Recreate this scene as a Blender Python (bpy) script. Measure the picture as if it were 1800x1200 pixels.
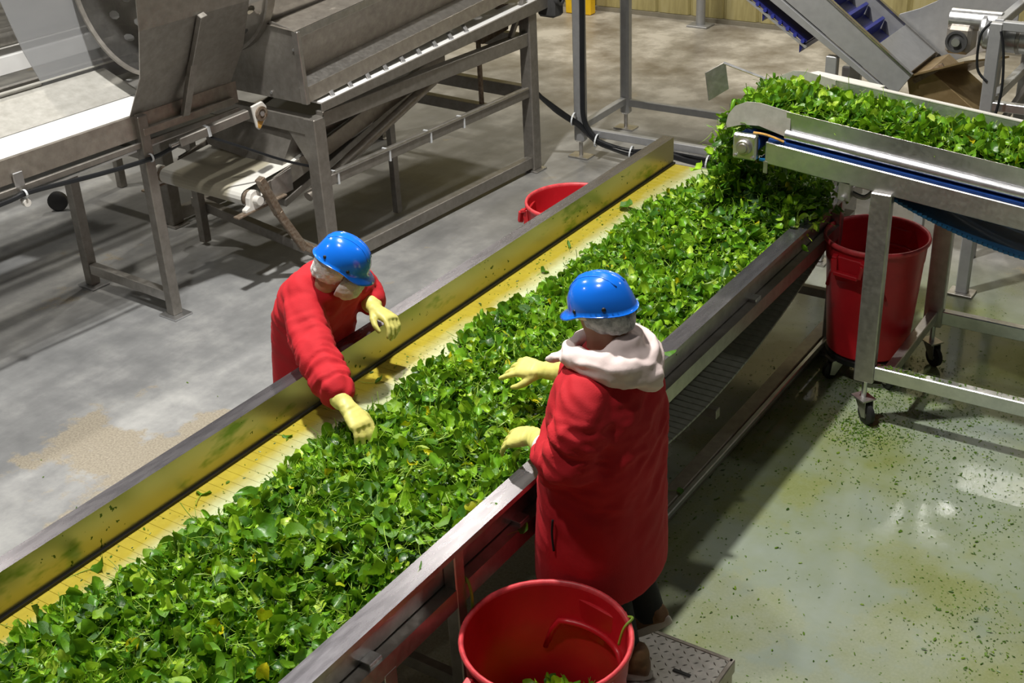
import bpy, bmesh, math, random
import numpy as np
from mathutils import Vector, Matrix, noise

# ------------------------------------------------------------------ scene, camera, light
for o in list(bpy.data.objects):
    bpy.data.objects.remove(o)
scene = bpy.context.scene
COL = scene.collection
random.seed(7)
RNG = np.random.default_rng(11)

cam_data = bpy.data.cameras.new('camera')
cam = bpy.data.objects.new('camera', cam_data)
COL.objects.link(cam)
cam_data.sensor_width = 36.0
cam_data.lens = 36.0 * 2239.16 / 1800.0
cam_data.clip_end = 200
CX = Vector((0.83468437, 0.5490393, -0.04310264))      # camera right
CD = Vector((0.22492512, -0.41129073, -0.88331683))    # camera down
CF = Vector((-0.50270338, 0.72759589, -0.46679068))    # camera forward
m = Matrix.Identity(4)
for i in range(3):
    m[i][0] = CX[i]; m[i][1] = -CD[i]; m[i][2] = -CF[i]
m[2][3] = 3.5
cam.matrix_world = m
scene.camera = cam

world = bpy.data.worlds.new('hall_ambient')
scene.world = world
world.use_nodes = True
bg = world.node_tree.nodes['Background']
bg.inputs[0].default_value = (1.0, 0.96, 0.88, 1)
bg.inputs[1].default_value = 0.045

def lamp(name, loc, power, color, size=0.34, aim=(0, 0, -1)):
    d = bpy.data.lights.new(name, 'AREA')
    d.shape = 'DISK'; d.size = size; d.energy = power; d.color = color
    o = bpy.data.objects.new(name, d)
    o.location = loc
    o.rotation_euler = Vector(aim).to_track_quat('-Z', 'Y').to_euler()
    COL.objects.link(o)
    return o
COOL = (1.0, 0.97, 0.92); WARM = (1.0, 0.94, 0.84)
lamp('high_bay_lamp', (-3.88, 4.0, 7.0), 560, COOL, 0.28)
lamp('high_bay_lamp', (-3.0, 1.4, 7.0), 130, COOL, 0.28)
lamp('high_bay_lamp', (-3.6, 11.5, 6.0), 90, WARM)
lamp('high_bay_lamp', (-9.2, 4.5, 7.0), 190, WARM)
lamp('high_bay_lamp', (-8.2, 10.4, 7.0), 200, WARM)
lamp('high_bay_lamp', (-9.4, -0.5, 7.0), 60, COOL)
def strip(name, loc, power, sx, sy, aim):
    o = lamp(name, loc, power, COOL, sx, aim); o.data.shape = 'RECTANGLE'; o.data.size_y = sy
strip('wall_strip_light', (-3.15, 11.9, 4.8), 18, 1.15, 0.10, (0, -1, -.35))
strip('wall_strip_light', (-2.2, 12.62, 4.8), 6, 1.2, 0.06, (0, -1, -.35))
lamp('high_bay_lamp', (2.4, 8.2, 7.0), 40, COOL)

scene.view_settings.view_transform = 'Standard'
scene.view_settings.look = 'None'
scene.view_settings.gamma = 1.0
scene.view_settings.use_curve_mapping = False
scene.view_settings.exposure = 0.12

# ------------------------------------------------------------------ materials
def nt(name):
    mt = bpy.data.materials.new(name); mt.use_nodes = True
    t = mt.node_tree
    return mt, t, t.nodes['Principled BSDF']
def node(t, typ, **kw):
    n = t.nodes.new(typ)
    for k, v in kw.items(): setattr(n, k, v)
    return n
def ramp(t, fac, stops):
    r = node(t, 'ShaderNodeValToRGB')
    el = r.color_ramp.elements
    while len(el) < len(stops): el.new(0.5)
    for e, (p, c) in zip(el, stops):
        e.position = p; e.color = (*c, 1) if len(c) == 3 else c
    t.links.new(fac, r.inputs[0])
    return r.outputs[0]
def noise_tex(t, scale, detail=4, rough=0.55, vec=None, stretch=None, coord='Object'):
    tc = node(t, 'ShaderNodeTexCoord')
    n = node(t, 'ShaderNodeTexNoise')
    n.inputs['Scale'].default_value = scale
    n.inputs['Detail'].default_value = detail
    n.inputs['Roughness'].default_value = rough
    src = vec if vec is not None else tc.outputs[coord]
    if stretch:
        mp = node(t, 'ShaderNodeMapping'); mp.inputs['Scale'].default_value = stretch
        t.links.new(src, mp.inputs[0]); src = mp.outputs[0]
    t.links.new(src, n.inputs['Vector'])
    return n.outputs['Fac']
def mixc(t, fac, a, b, mode='MIX'):
    mx = node(t, 'ShaderNodeMix', data_type='RGBA', blend_type=mode)
    if isinstance(fac, (int, float)): mx.inputs[0].default_value = fac
    else: t.links.new(fac, mx.inputs[0])
    for s, v in ((6, a), (7, b)):
        if isinstance(v, tuple): mx.inputs[s].default_value = (*v, 1)
        else: t.links.new(v, mx.inputs[s])
    return mx.outputs[2]
def bump(t, h, strength, dist, bsdf):
    b = node(t, 'ShaderNodeBump')
    b.inputs['Strength'].default_value = strength; b.inputs['Distance'].default_value = dist
    t.links.new(h, b.inputs['Height']); t.links.new(b.outputs[0], bsdf.inputs['Normal'])
def math_n(t, op, a, b=None, clamp=False):
    n = node(t, 'ShaderNodeMath', operation=op, use_clamp=clamp)
    for i, v in enumerate((a, b)):
        if v is None: continue
        if isinstance(v, (int, float)): n.inputs[i].default_value = v
        else: t.links.new(v, n.inputs[i])
    return n.outputs[0]

M = {}
def steel(name, c0, c1, r0, r1, metallic=0.9, stretch=(3, 3, 3), scale=6, bstr=0.012, spec=0.5):
    mt, t, b = nt(name)
    f = noise_tex(t, scale, 5, 0.6, stretch=stretch)
    t.links.new(ramp(t, f, [(0.3, c0), (0.7, c1)]), b.inputs['Base Color'])
    f2 = noise_tex(t, scale * 2.3, 4, 0.6, stretch=stretch)
    t.links.new(ramp(t, f2, [(0.3, (r0,) * 3), (0.75, (r1,) * 3)]), b.inputs['Roughness'])
    b.inputs['Metallic'].default_value = metallic
    b.inputs['Specular IOR Level'].default_value = spec
    if bstr: bump(t, noise_tex(t, 14, 2, 0.5, stretch=stretch), bstr, 0.002, b)
    M[name] = mt
steel('steel', (0.40, 0.385, 0.36), (0.56, 0.54, 0.51), 0.30, 0.46)
steel('steel_bright', (0.62, 0.63, 0.64), (0.78, 0.78, 0.79), 0.28, 0.40, 0.95)
steel('steel_flange', (0.20, 0.19, 0.21), (0.30, 0.29, 0.31), 0.24, 0.32, 0.9, scale=3, stretch=(6, 1, 1))
steel('steel_dull', (0.24, 0.225, 0.20), (0.33, 0.31, 0.28), 0.38, 0.55, 0.7)
steel('steel_worn', (0.30, 0.27, 0.235), (0.42, 0.385, 0.335), 0.36, 0.52, 0.7)
steel('steel_pale', (0.44, 0.43, 0.39), (0.58, 0.57, 0.53), 0.4, 0.5, 0.35)
steel('steel_sheet', (0.46, 0.45, 0.43), (0.56, 0.55, 0.53), 0.16, 0.24, 0.95)
steel('steel_panel', (0.34, 0.345, 0.35), (0.40, 0.405, 0.41), 0.38, 0.5, 0.5)
steel('steel_tan', (0.30, 0.21, 0.10), (0.40, 0.29, 0.15), 0.3, 0.45, 0.6)
steel('rust_steel', (0.16, 0.10, 0.06), (0.33, 0.28, 0.22), 0.45, 0.7, 0.5, scale=14)

def plain(name, c, rough=0.5, metallic=0.0, var=0.12, scale=8, bstr=0.0, bscale=80, coat=0.0, sheen=0.0, sss=0.0):
    mt, t, b = nt(name)
    f = noise_tex(t, scale, 4, 0.6)
    lo = tuple(x * (1 - var) for x in c); hi = tuple(min(1, x * (1 + var)) for x in c)
    t.links.new(ramp(t, f, [(0.3, lo), (0.7, hi)]), b.inputs['Base Color'])
    b.inputs['Roughness'].default_value = rough
    b.inputs['Metallic'].default_value = metallic
    b.inputs['Coat Weight'].default_value = coat
    b.inputs['Coat Roughness'].default_value = 0.06
    b.inputs['Sheen Weight'].default_value = sheen
    b.inputs['Subsurface Weight'].default_value = sss
    if bstr: bump(t, noise_tex(t, bscale, 3, 0.6), bstr, 0.003, b)
    M[name] = mt
plain('red_coat', (0.47, 0.006, 0.014), 0.85, var=0.10, scale=5, bstr=0.2, bscale=160)
plain('red_plastic', (0.50, 0.012, 0.020), 0.36, var=0.10, scale=7, bstr=0.06, bscale=40)
plain('red_rim', (0.62, 0.055, 0.065), 0.45, var=0.25, scale=30, bstr=0.1, bscale=60)
plain('blue_helmet', (0.006, 0.165, 0.80), 0.20, var=0.03, coat=0.6)
plain('black_rubber', (0.012, 0.012, 0.012), 0.55, var=0.3)
plain('black_cloth', (0.010, 0.010, 0.011), 0.85, var=0.3, bstr=0.2)
plain('dark_grey', (0.055, 0.055, 0.055), 0.5, var=0.25)
plain('yellow_glove', (0.66, 0.62, 0.17), 0.48, var=0.12, scale=25, bstr=0.12, bscale=120)
plain('white_cuff', (0.78, 0.76, 0.74), 0.8, var=0.06, bstr=0.2)
plain('cream_band', (0.72, 0.60, 0.38), 0.6, var=0.08)
plain('pink_cloth', (0.80, 0.66, 0.63), 0.8, var=0.06, scale=12, bstr=0.15, bscale=90)
plain('skin', (0.45, 0.235, 0.145), 0.5, var=0.08, sss=0.1)
plain('hair', (0.02, 0.014, 0.01), 0.5, var=0.3)
plain('shoe_leather', (0.20, 0.105, 0.045), 0.6, var=0.2, scale=30, bstr=0.15)
plain('shoe_sole', (0.70, 0.66, 0.58), 0.6, var=0.1)
plain('white_belt', (0.80, 0.80, 0.79), 0.35, var=0.04)
plain('white_plastic', (0.75, 0.73, 0.68), 0.4, var=0.08)
plain('blue_belt', (0.012, 0.05, 0.22), 0.42, var=0.2, scale=20)
plain('blue_belt_edge', (0.015, 0.17, 0.36), 0.4, var=0.2, scale=20)
plain('navy_belt', (0.012, 0.015, 0.12), 0.38, var=0.2)
plain('navy_cleat', (0.025, 0.035, 0.24), 0.35, var=0.15)
plain('yellow_paint', (0.85, 0.52, 0.01), 0.45, var=0.08)
plain('cable_black', (0.010, 0.011, 0.013), 0.4, var=0.2)
plain('tie_white', (0.65, 0.68, 0.70), 0.5, var=0.1)
plain('rust_orange', (0.55, 0.30, 0.06), 0.7, var=0.3, scale=40)
plain('green_stem', (0.30, 0.50, 0.05), 0.45, var=0.2, scale=30)

mt, t, b = nt('clear_sheet')
b.inputs['Base Color'].default_value = (0.42, 0.43, 0.44, 1); b.inputs['Roughness'].default_value = 0.18; b.inputs['Alpha'].default_value = 0.62
b.inputs['Metallic'].default_value = 0.35
M['clear_sheet'] = mt
plain('teal_belt', (0.008, 0.10, 0.24), 0.42, var=0.2, scale=20)

# hairnet / mask: white gauze over dark hair
def gauze(name, c_hi, c_lo, scale):
    mt, t, b = nt(name)
    v = node(t, 'ShaderNodeTexVoronoi'); v.feature = 'DISTANCE_TO_EDGE'; v.inputs['Scale'].default_value = scale
    tc = node(t, 'ShaderNodeTexCoord'); t.links.new(tc.outputs['Object'], v.inputs['Vector'])
    f = noise_tex(t, 28, 5, 0.7)
    c = ramp(t, f, [(0.36, c_lo), (0.62, c_hi)])
    t.links.new(c, b.inputs['Base Color'])
    b.inputs['Roughness'].default_value = 0.8
    bump(t, f, 0.7, 0.01, b)
    M[name] = mt
gauze('hairnet_white', (0.80, 0.78, 0.77), (0.50, 0.48, 0.47), 60)
gauze('hairnet_grey', (0.72, 0.72, 0.73), (0.26, 0.26, 0.28), 60)
gauze('mask_white', (0.82, 0.78, 0.76), (0.62, 0.56, 0.54), 60)

# leaf materials
def leaf_mat(name, per_object):
    mt, t, b = nt(name)
    if per_object:
        oi = node(t, 'ShaderNodeObjectInfo')
        col = ramp(t, oi.outputs['Alpha'], [(0.0, (0.030, 0.105, 0.010)), (0.35, (0.075, 0.22, 0.010)), (0.72, (0.15, 0.34, 0.014)), (0.93, (0.26, 0.47, 0.025)), (1.0, (0.46, 0.48, 0.015))])
    else:
        at = node(t, 'ShaderNodeVertexColor'); at.layer_name = 'tint'
        col = at.outputs['Color']
    n = noise_tex(t, 55, 3, 0.6)
    col = mixc(t, 0.55, col, ramp(t, n, [(0.3, (0.55, 0.6, 0.5)), (0.7, (1.25, 1.2, 1.1))]), 'MULTIPLY')
    t.links.new(col, b.inputs['Base Color'])
    b.inputs['Roughness'].default_value = 0.36
    b.inputs['Specular IOR Level'].default_value = 0.45
    tr = node(t, 'ShaderNodeBsdfTranslucent')
    t.links.new(mixc(t, 0.5, col, (0.30, 0.55, 0.02), 'MIX'), tr.inputs['Color'])
    ms = node(t, 'ShaderNodeMixShader'); ms.inputs[0].default_value = 0.22
    t.links.new(b.outputs[0], ms.inputs[1]); t.links.new(tr.outputs[0], ms.inputs[2])
    t.links.new(ms.outputs[0], t.nodes['Material Output'].inputs[0])
    bump(t, n, 0.35, 0.004, b)
    M[name] = mt
leaf_mat('leaf', False)
leaf_mat('leaf_single', True)
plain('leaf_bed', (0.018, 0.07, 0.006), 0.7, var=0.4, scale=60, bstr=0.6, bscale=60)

# yellow-stained conveyor belt slat
mt, t, b = nt('belt_slat')
geo = node(t, 'ShaderNodeNewGeometry'); sx = node(t, 'ShaderNodeSeparateXYZ'); t.links.new(geo.outputs['Position'], sx.inputs[0])
nf = noise_tex(t, 5, 5, 0.65, vec=geo.outputs['Position'], stretch=(1, .35, 1))
edge = math_n(t, 'ADD', sx.outputs['X'], math_n(t, 'MULTIPLY', nf, 0.17))
mr = node(t, 'ShaderNodeMapRange'); mr.inputs[1].default_value = -3.17; mr.inputs[2].default_value = -3.06
t.links.new(edge, mr.inputs[0])
c = mixc(t, mr.outputs[0], (0.40, 0.325, 0.03), (0.47, 0.52, 0.31))
c = mixc(t, 0.35, c, ramp(t, noise_tex(t, 16, 4, 0.7, vec=geo.outputs['Position']), [(0.3, (0.55, 0.5, 0.3)), (0.65, (1, 1, 1))]), 'MULTIPLY')
t.links.new(c, b.inputs['Base Color']); b.inputs['Roughness'].default_value = 0.38
M['belt_slat'] = mt

# stained inner wall of the sorting conveyor
mt, t, b = nt('steel_stained')
geo = node(t, 'ShaderNodeNewGeometry')
f = noise_tex(t, 3.2, 4, 0.6, vec=geo.outputs['Position'], stretch=(1, 0.8, 2))
c = ramp(t, f, [(0.30, (0.44, 0.40, 0.20)), (0.58, (0.46, 0.42, 0.20)), (0.68, (0.16, 0.25, 0.04))])
sp = noise_tex(t, 38, 2, 0.5, vec=geo.outputs['Position'])
spm = noise_tex(t, 2.1, 2, 0.5, vec=geo.outputs['Position'])
sm = math_n(t, 'MULTIPLY', math_n(t, 'GREATER_THAN', sp, 0.68), math_n(t, 'GREATER_THAN', spm, 0.52))
c = mixc(t, sm, c, (0.05, 0.09, 0.01))
t.links.new(c, b.inputs['Base Color']); b.inputs['Metallic'].default_value = 0.75; b.inputs['Roughness'].default_value = 0.34
M['steel_stained'] = mt

# dirty return belt under the sorting conveyor
plain('belt_return', (0.34, 0.36, 0.30), 0.5, var=0.35, scale=12)

# back wall panels
mt, t, b = nt('wall_panel')
f = noise_tex(t, 1.6, 6, 0.65, stretch=(3.5, 1, 0.5))
c = ramp(t, f, [(0.28, (0.20, 0.165, 0.06)), (0.52, (0.40, 0.345, 0.15)), (0.75, (0.48, 0.43, 0.24))])
t.links.new(c, b.inputs['Base Color']); b.inputs['Roughness'].default_value = 0.55
M['wall_panel'] = mt
plain('wall_base', (0.22, 0.20, 0.15), 0.7)

# floor: worn grey coating, tan bare patches, wet green-stained side
mt, t, b = nt('floor_concrete')
geo = node(t, 'ShaderNodeNewGeometry'); P = geo.outputs['Position']
sx = node(t, 'ShaderNodeSeparateXYZ'); t.links.new(P, sx.inputs[0])
big = noise_tex(t, 0.55, 6, 0.6, vec=P)
med = noise_tex(t, 1.7, 8, 0.68, vec=P)
streak = noise_tex(t, 1.4, 6, 0.6, vec=P, stretch=(2.6, 0.45, 1))
grey = ramp(t, med, [(0.30, (0.18, 0.185, 0.19)), (0.50, (0.265, 0.27, 0.275)), (0.68, (0.40, 0.405, 0.40))])
grey = mixc(t, 0.6, grey, ramp(t, streak, [(0.32, (0.62, 0.62, 0.61)), (0.66, (1.18, 1.17, 1.14))]), 'MULTIPLY')
# tan bare concrete patches along the far side of the sorting conveyor
mr = node(t, 'ShaderNodeMapRange'); mr.inputs[1].default_value = -5.7; mr.inputs[2].default_value = -4.1
t.links.new(sx.outputs['X'], mr.inputs[0])
mr2 = node(t, 'ShaderNodeMapRange'); mr2.inputs[1].default_value = 5.6; mr2.inputs[2].default_value = 3.6
t.links.new(sx.outputs['Y'], mr2.inputs[0])
tanm = math_n(t, 'MULTIPLY', mr.outputs[0], mr2.outputs[0])
tanf = noise_tex(t, 1.25, 7, 0.62, vec=P)
thr = math_n(t, 'SUBTRACT', 0.635, math_n(t, 'MULTIPLY', tanm, 0.25))
tan = math_n(t, 'MULTIPLY', math_n(t, 'SUBTRACT', tanf, thr), 30, clamp=True)
tan = math_n(t, 'MAXIMUM', tan, 0.0)
grain = ramp(t, noise_tex(t, 90, 2, 0.6, vec=P), [(0.3, (0.24, 0.21, 0.165)), (0.7, (0.40, 0.36, 0.28))])
col = mixc(t, tan, grey, grain)
# far floor is bare, chalky
mr3 = node(t, 'ShaderNodeMapRange'); mr3.inputs[1].default_value = 9.8; mr3.inputs[2].default_value = 11.6
t.links.new(math_n(t, 'ADD', sx.outputs['Y'], math_n(t, 'MULTIPLY', big, 1.6)), mr3.inputs[0])
col = mixc(t, mr3.outputs[0], col, ramp(t, med, [(0.36, (0.25, 0.225, 0.19)), (0.50, (0.42, 0.40, 0.36)), (0.62, (0.66, 0.64, 0.59))]))
# brownish grey under and behind the machinery
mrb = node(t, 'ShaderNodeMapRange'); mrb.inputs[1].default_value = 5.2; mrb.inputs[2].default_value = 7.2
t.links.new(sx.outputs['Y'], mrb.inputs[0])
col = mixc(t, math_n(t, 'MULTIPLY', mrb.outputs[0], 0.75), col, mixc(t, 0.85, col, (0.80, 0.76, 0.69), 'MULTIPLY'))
# green juice stains right of the sorting conveyor
mg = node(t, 'ShaderNodeMapRange'); mg.inputs[1].default_value = -2.9; mg.inputs[2].default_value = -2.1
t.links.new(sx.outputs['X'], mg.inputs[0])
gf = noise_tex(t, 1.25, 5, 0.6, vec=P)
gr = ramp(t, gf, [(0.30, (0.25, 0.30, 0.25)), (0.47, (0.23, 0.275, 0.175)), (0.60, (0.19, 0.23, 0.075)), (0.70, (0.13, 0.165, 0.02))])
gy = node(t, 'ShaderNodeMapRange'); gy.inputs[1].default_value = 3.4; gy.inputs[2].default_value = 6.6; gy.inputs[3].default_value = 0.75; gy.inputs[4].default_value = 0.95
t.links.new(sx.outputs['Y'], gy.inputs[0])
yfar = node(t, 'ShaderNodeMapRange'); yfar.inputs[1].default_value = 7.9; yfar.inputs[2].default_value = 6.9
t.links.new(sx.outputs['Y'], yfar.inputs[0])
gm = math_n(t, 'MULTIPLY', math_n(t, 'MULTIPLY', mg.outputs[0], gy.outputs[0]), yfar.outputs[0])
col = mixc(t, gm, col, gr)
# fine green specks
vo = node(t, 'ShaderNodeTexVoronoi'); vo.inputs['Scale'].default_value = 34; t.links.new(P, vo.inputs['Vector'])
spk = math_n(t, 'MULTIPLY', math_n(t, 'LESS_THAN', vo.outputs['Distance'], 0.16), math_n(t, 'GREATER_THAN', noise_tex(t, 5, 3, 0.7, vec=P), 0.50))
col = mixc(t, math_n(t, 'MULTIPLY', spk, gm), col, (0.07, 0.13, 0.015))
t.links.new(col, b.inputs['Base Color'])
rdry = ramp(t, med, [(0.3, (0.30,) * 3), (0.7, (0.52,) * 3)])
rwet = ramp(t, noise_tex(t, 0.9, 4, 0.6, vec=P), [(0.35, (0.035,) * 3), (0.60, (0.09,) * 3), (0.72, (0.20,) * 3)])
t.links.new(mixc(t, gm, rdry, rwet), b.inputs['Roughness'])
gb = node(t, 'ShaderNodeMapRange'); gb.inputs[1].default_value = 4.3; gb.inputs[2].default_value = 3.3; gb.inputs[3].default_value = 0.06; gb.inputs[4].default_value = 0.20
t.links.new(sx.outputs['Y'], gb.inputs[0])
bp = node(t, 'ShaderNodeBump'); bp.inputs['Distance'].default_value = 0.006
t.links.new(math_n(t, 'MULTIPLY', gb.outputs[0], math_n(t, 'MAXIMUM', gm, 0.25)), bp.inputs['Strength'])
t.links.new(noise_tex(t, 30, 3, 0.6, vec=P), bp.inputs['Height']); t.links.new(bp.outputs[0], b.inputs['Normal'])
M['floor_concrete'] = mt

# ------------------------------------------------------------------ mesh helpers
WL = {}
class MB:
    """collects verts and faces of one mesh"""
    def __init__(s): s.v = []; s.f = []
    def add(s, vs, fs):
        n = len(s.v); s.v += [tuple(p) for p in vs]; s.f += [tuple(i + n for i in f) for f in fs]; return s
    def hexa(s, p):            # 8 corners: bottom 4 ccw, top 4 ccw
        return s.add(p, [(3, 2, 1, 0), (4, 5, 6, 7), (0, 1, 5, 4), (1, 2, 6, 5), (2, 3, 7, 6), (3, 0, 4, 7)])
    def box(s, x0, x1, y0, y1, z0, z1):
        return s.hexa([(x0, y0, z0), (x1, y0, z0), (x1, y1, z0), (x0, y1, z0), (x0, y0, z1), (x1, y0, z1), (x1, y1, z1), (x0, y1, z1)])
    def bar(s, p0, p1, w, h, up=(0, 0, 1)):      # rectangular bar from p0 to p1
        p0 = Vector(p0); p1 = Vector(p1); d = (p1 - p0).normalized(); up = Vector(up)
        if abs(d.dot(up)) > 0.98: up = Vector((0, 1, 0))
        a = d.cross(up).normalized() * (w / 2); c = a.cross(d).normalized() * (h / 2)
        q = [p0 - a - c, p1 - a - c, p1 + a - c, p0 + a - c, p0 - a + c, p1 - a + c, p1 + a + c, p0 + a + c]
        q = [q[0], q[3], q[2], q[1], q[4], q[7], q[6], q[5]]
        return s.hexa(q)
    def ring_surface(s, rings, closed=True, caps=True):
        n = len(rings[0]); base = len(s.v)
        for r in rings: s.v += [tuple(p) for p in r]
        for i in range(len(rings) - 1):
            for j in range(n if closed else n - 1):
                k = (j + 1) % n
                s.f.append((base + i * n + j, base + i * n + k, base + (i + 1) * n + k, base + (i + 1) * n + j))
        if caps and closed:
            s.f.append(tuple(base + j for j in reversed(range(n))))
            s.f.append(tuple(base + (len(rings) - 1) * n + j for j in range(n)))
        return s
    def tube(s, pts, r, n=8, caps=True):
        pts = [Vector(p) for p in pts]
        rs = r if isinstance(r, (list, tuple)) else [r] * len(pts)
        rings = []; prev = None
        for i, p in enumerate(pts):
            d = (pts[min(i + 1, len(pts) - 1)] - pts[max(i - 1, 0)]).normalized()
            if prev is None:
                u = d.cross(Vector((0, 0, 1)))
                if u.length < 1e-3: u = d.cross(Vector((0, 1, 0)))
            else: u = prev - d * prev.dot(d)
            u.normalize(); w = d.cross(u); prev = u
            rings.append([p + (u * math.cos(2 * math.pi * k / n) + w * math.sin(2 * math.pi * k / n)) * rs[i] for k in range(n)])
        return s.ring_surface(rings, True, caps)
    def cyl(s, p0, p1, r, n=16): return s.tube([p0, p1], r, n)
    def lathe(s, prof, c, axis=(0, 0, 1), n=32, caps=False):    # prof: (radius, height)
        ax = Vector(axis).normalized(); c = Vector(c)
        u = ax.cross(Vector((1, 0, 0))) if abs(ax.x) < .9 else ax.cross(Vector((0, 1, 0)))
        u.normalize(); w = ax.cross(u)
        rings = [[c + ax * h + (u * math.cos(2 * math.pi * k / n) + w * math.sin(2 * math.pi * k / n)) * r for k in range(n)] for r, h in prof]
        return s.ring_surface(rings, True, caps)
    def prism(s, poly, ext):       # planar polygon (3D points) extruded by vector
        poly = [Vector(p) for p in poly]; e = Vector(ext); n = len(poly)
        vs = poly + [p + e for p in poly]
        fs = [tuple(range(n))[::-1], tuple(range(n, 2 * n))] + [(i, (i + 1) % n, n + (i + 1) % n, n + i) for i in range(n)]
        return s.add(vs, fs)
    def limb(s, pts, rs, n=14):    # rounded, tapering limb
        pts = [Vector(p) for p in pts]
        d0 = (pts[1] - pts[0]).normalized(); d1 = (pts[-1] - pts[-2]).normalized()
        P = [pts[0] - d0 * rs[0] * .9, pts[0] - d0 * rs[0] * .6] + pts + [pts[-1] + d1 * rs[-1] * .6, pts[-1] + d1 * rs[-1] * .9]
        R = [rs[0] * .35, rs[0] * .78] + list(rs) + [rs[-1] * .78, rs[-1] * .35]
        return s.tube(P, R, n)

def smooth_path(pts, n=6):
    pts = [Vector(p) for p in pts]; out = []
    for i in range(len(pts) - 1):
        p0 = pts[max(i - 1, 0)]; p1 = pts[i]; p2 = pts[i + 1]; p3 = pts[min(i + 2, len(pts) - 1)]
        for k in range(n):
            t_ = k / n
            out.append(0.5 * ((2 * p1) + (p2 - p0) * t_ + (2 * p0 - 5 * p1 + 4 * p2 - p3) * t_ ** 2 + (3 * p1 - p0 - 3 * p2 + p3) * t_ ** 3))
    out.append(pts[-1]); return out

def mesh_of(name, mb, mat, bevel=0.0, smooth=False, center=None, fixn=True):
    me = bpy.data.meshes.new(name)
    c = Vector((0, 0, 0)) if center is None else Vector(center)
    me.from_pydata([(p[0] - c.x, p[1] - c.y, p[2] - c.z) for p in mb.v], [], mb.f)
    if fixn or bevel:
        bm = bmesh.new(); bm.from_mesh(me)
        if fixn: bmesh.ops.recalc_face_normals(bm, faces=bm.faces)
        if bevel:
            es = [e for e in bm.edges if len(e.link_faces) == 2 and e.calc_face_angle(0) > 0.6]
            bmesh.ops.bevel(bm, geom=es, offset=bevel, segments=1, affect='EDGES', profile=0.5, clamp_overlap=True)
        bm.to_mesh(me); bm.free()
    for mm in (mat if isinstance(mat, list) else [mat]): me.materials.append(M[mm])
    if smooth: me.shade_smooth()
    me.update(); return me

def obj(name, mb, mat, parent=None, bevel=0.0, smooth=False, label=None, auto=False):
    lo = [min(p[i] for p in mb.v) for i in range(3)]; hi = [max(p[i] for p in mb.v) for i in range(3)]
    c = Vector([(a + b_) / 2 for a, b_ in zip(lo, hi)])
    if parent is None: c.z = lo[2]
    me = mesh_of(name, mb, mat, bevel, smooth, c)
    if auto:
        me.shade_smooth(); me.set_sharp_from_angle(angle=math.radians(38))
    o = bpy.data.objects.new(name, me); COL.objects.link(o)
    WL[o.name] = c
    if parent is not None:
        o.parent = parent; o.location = c - WL[parent.name]
    else: o.location = c
    if label: o['label'] = label
    return o
def mobj(name, me, loc, parent=None, rot=None):    # object from finished mesh, loc in frame coords
    o = bpy.data.objects.new(name, me); COL.objects.link(o); c = Vector(loc); WL[o.name] = c
    if parent is not None: o.parent = parent; o.location = c - WL[parent.name]
    else: o.location = c
    if rot is not None: o.rotation_euler = rot
    return o
def tag(o, label=None, cat=None, group=None, kind=None):
    if label: o['label'] = label
    if cat: o['category'] = cat
    if group: o['group'] = group
    if kind: o['kind'] = kind
    return o
def thing(name, label, cat, loc, rotz=0, group=None):
    o = bpy.data.objects.new(name, None); COL.objects.link(o); o.location = loc
    o.empty_display_size = 0.2
    o.rotation_euler = (0, 0, rotz)
    WL[o.name] = Vector(loc) if rotz == 0 else Vector((0, 0, 0))
    return tag(o, label, cat, group)
def box_part(name, p, mat, parent, x0, x1, y0, y1, z0, z1, bevel=0.003):
    return obj(name, MB().box(x0, x1, y0, y1, z0, z1), mat, parent, bevel)
def bar_part(name, mat, parent, p0, p1, w, h, bevel=0.004, up=(0, 0, 1)):
    return obj(name, MB().bar(p0, p1, w, h, up), mat, parent, bevel)

# ------------------------------------------------------------------ setting
fl = obj('floor', MB().add([(-16, -4, 0), (6, -4, 0), (6, 12.75, 0), (-16, 12.75, 0)], [(0, 1, 2, 3)]), 'floor_concrete')
tag(fl, kind='structure')
wall = obj('wall_back', MB().box(-16, 6, 12.75, 12.95, 0, 5.0), 'wall_panel'); tag(wall, kind='structure')
pm = None
for i in range(48):
    x = -14.2 + i * 0.40
    mb = MB().prism([(x + .006, 12.752, .05), (x + .03, 12.715, .05), (x + .37, 12.715, .05), (x + .394, 12.752, .05)], (0, 0, 4.9))
    if pm is None:
        o = obj('panel', mb, 'wall_panel', wall); pm = o
    else:
        o = pm.copy(); COL.objects.link(o); o.location.x = pm.location.x + i * 0.40
        o.name = 'panel'
tag(obj('baseboard_back', MB().box(-16, 6, 12.69, 12.75, 0, .045), 'wall_base'), kind='structure')
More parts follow.
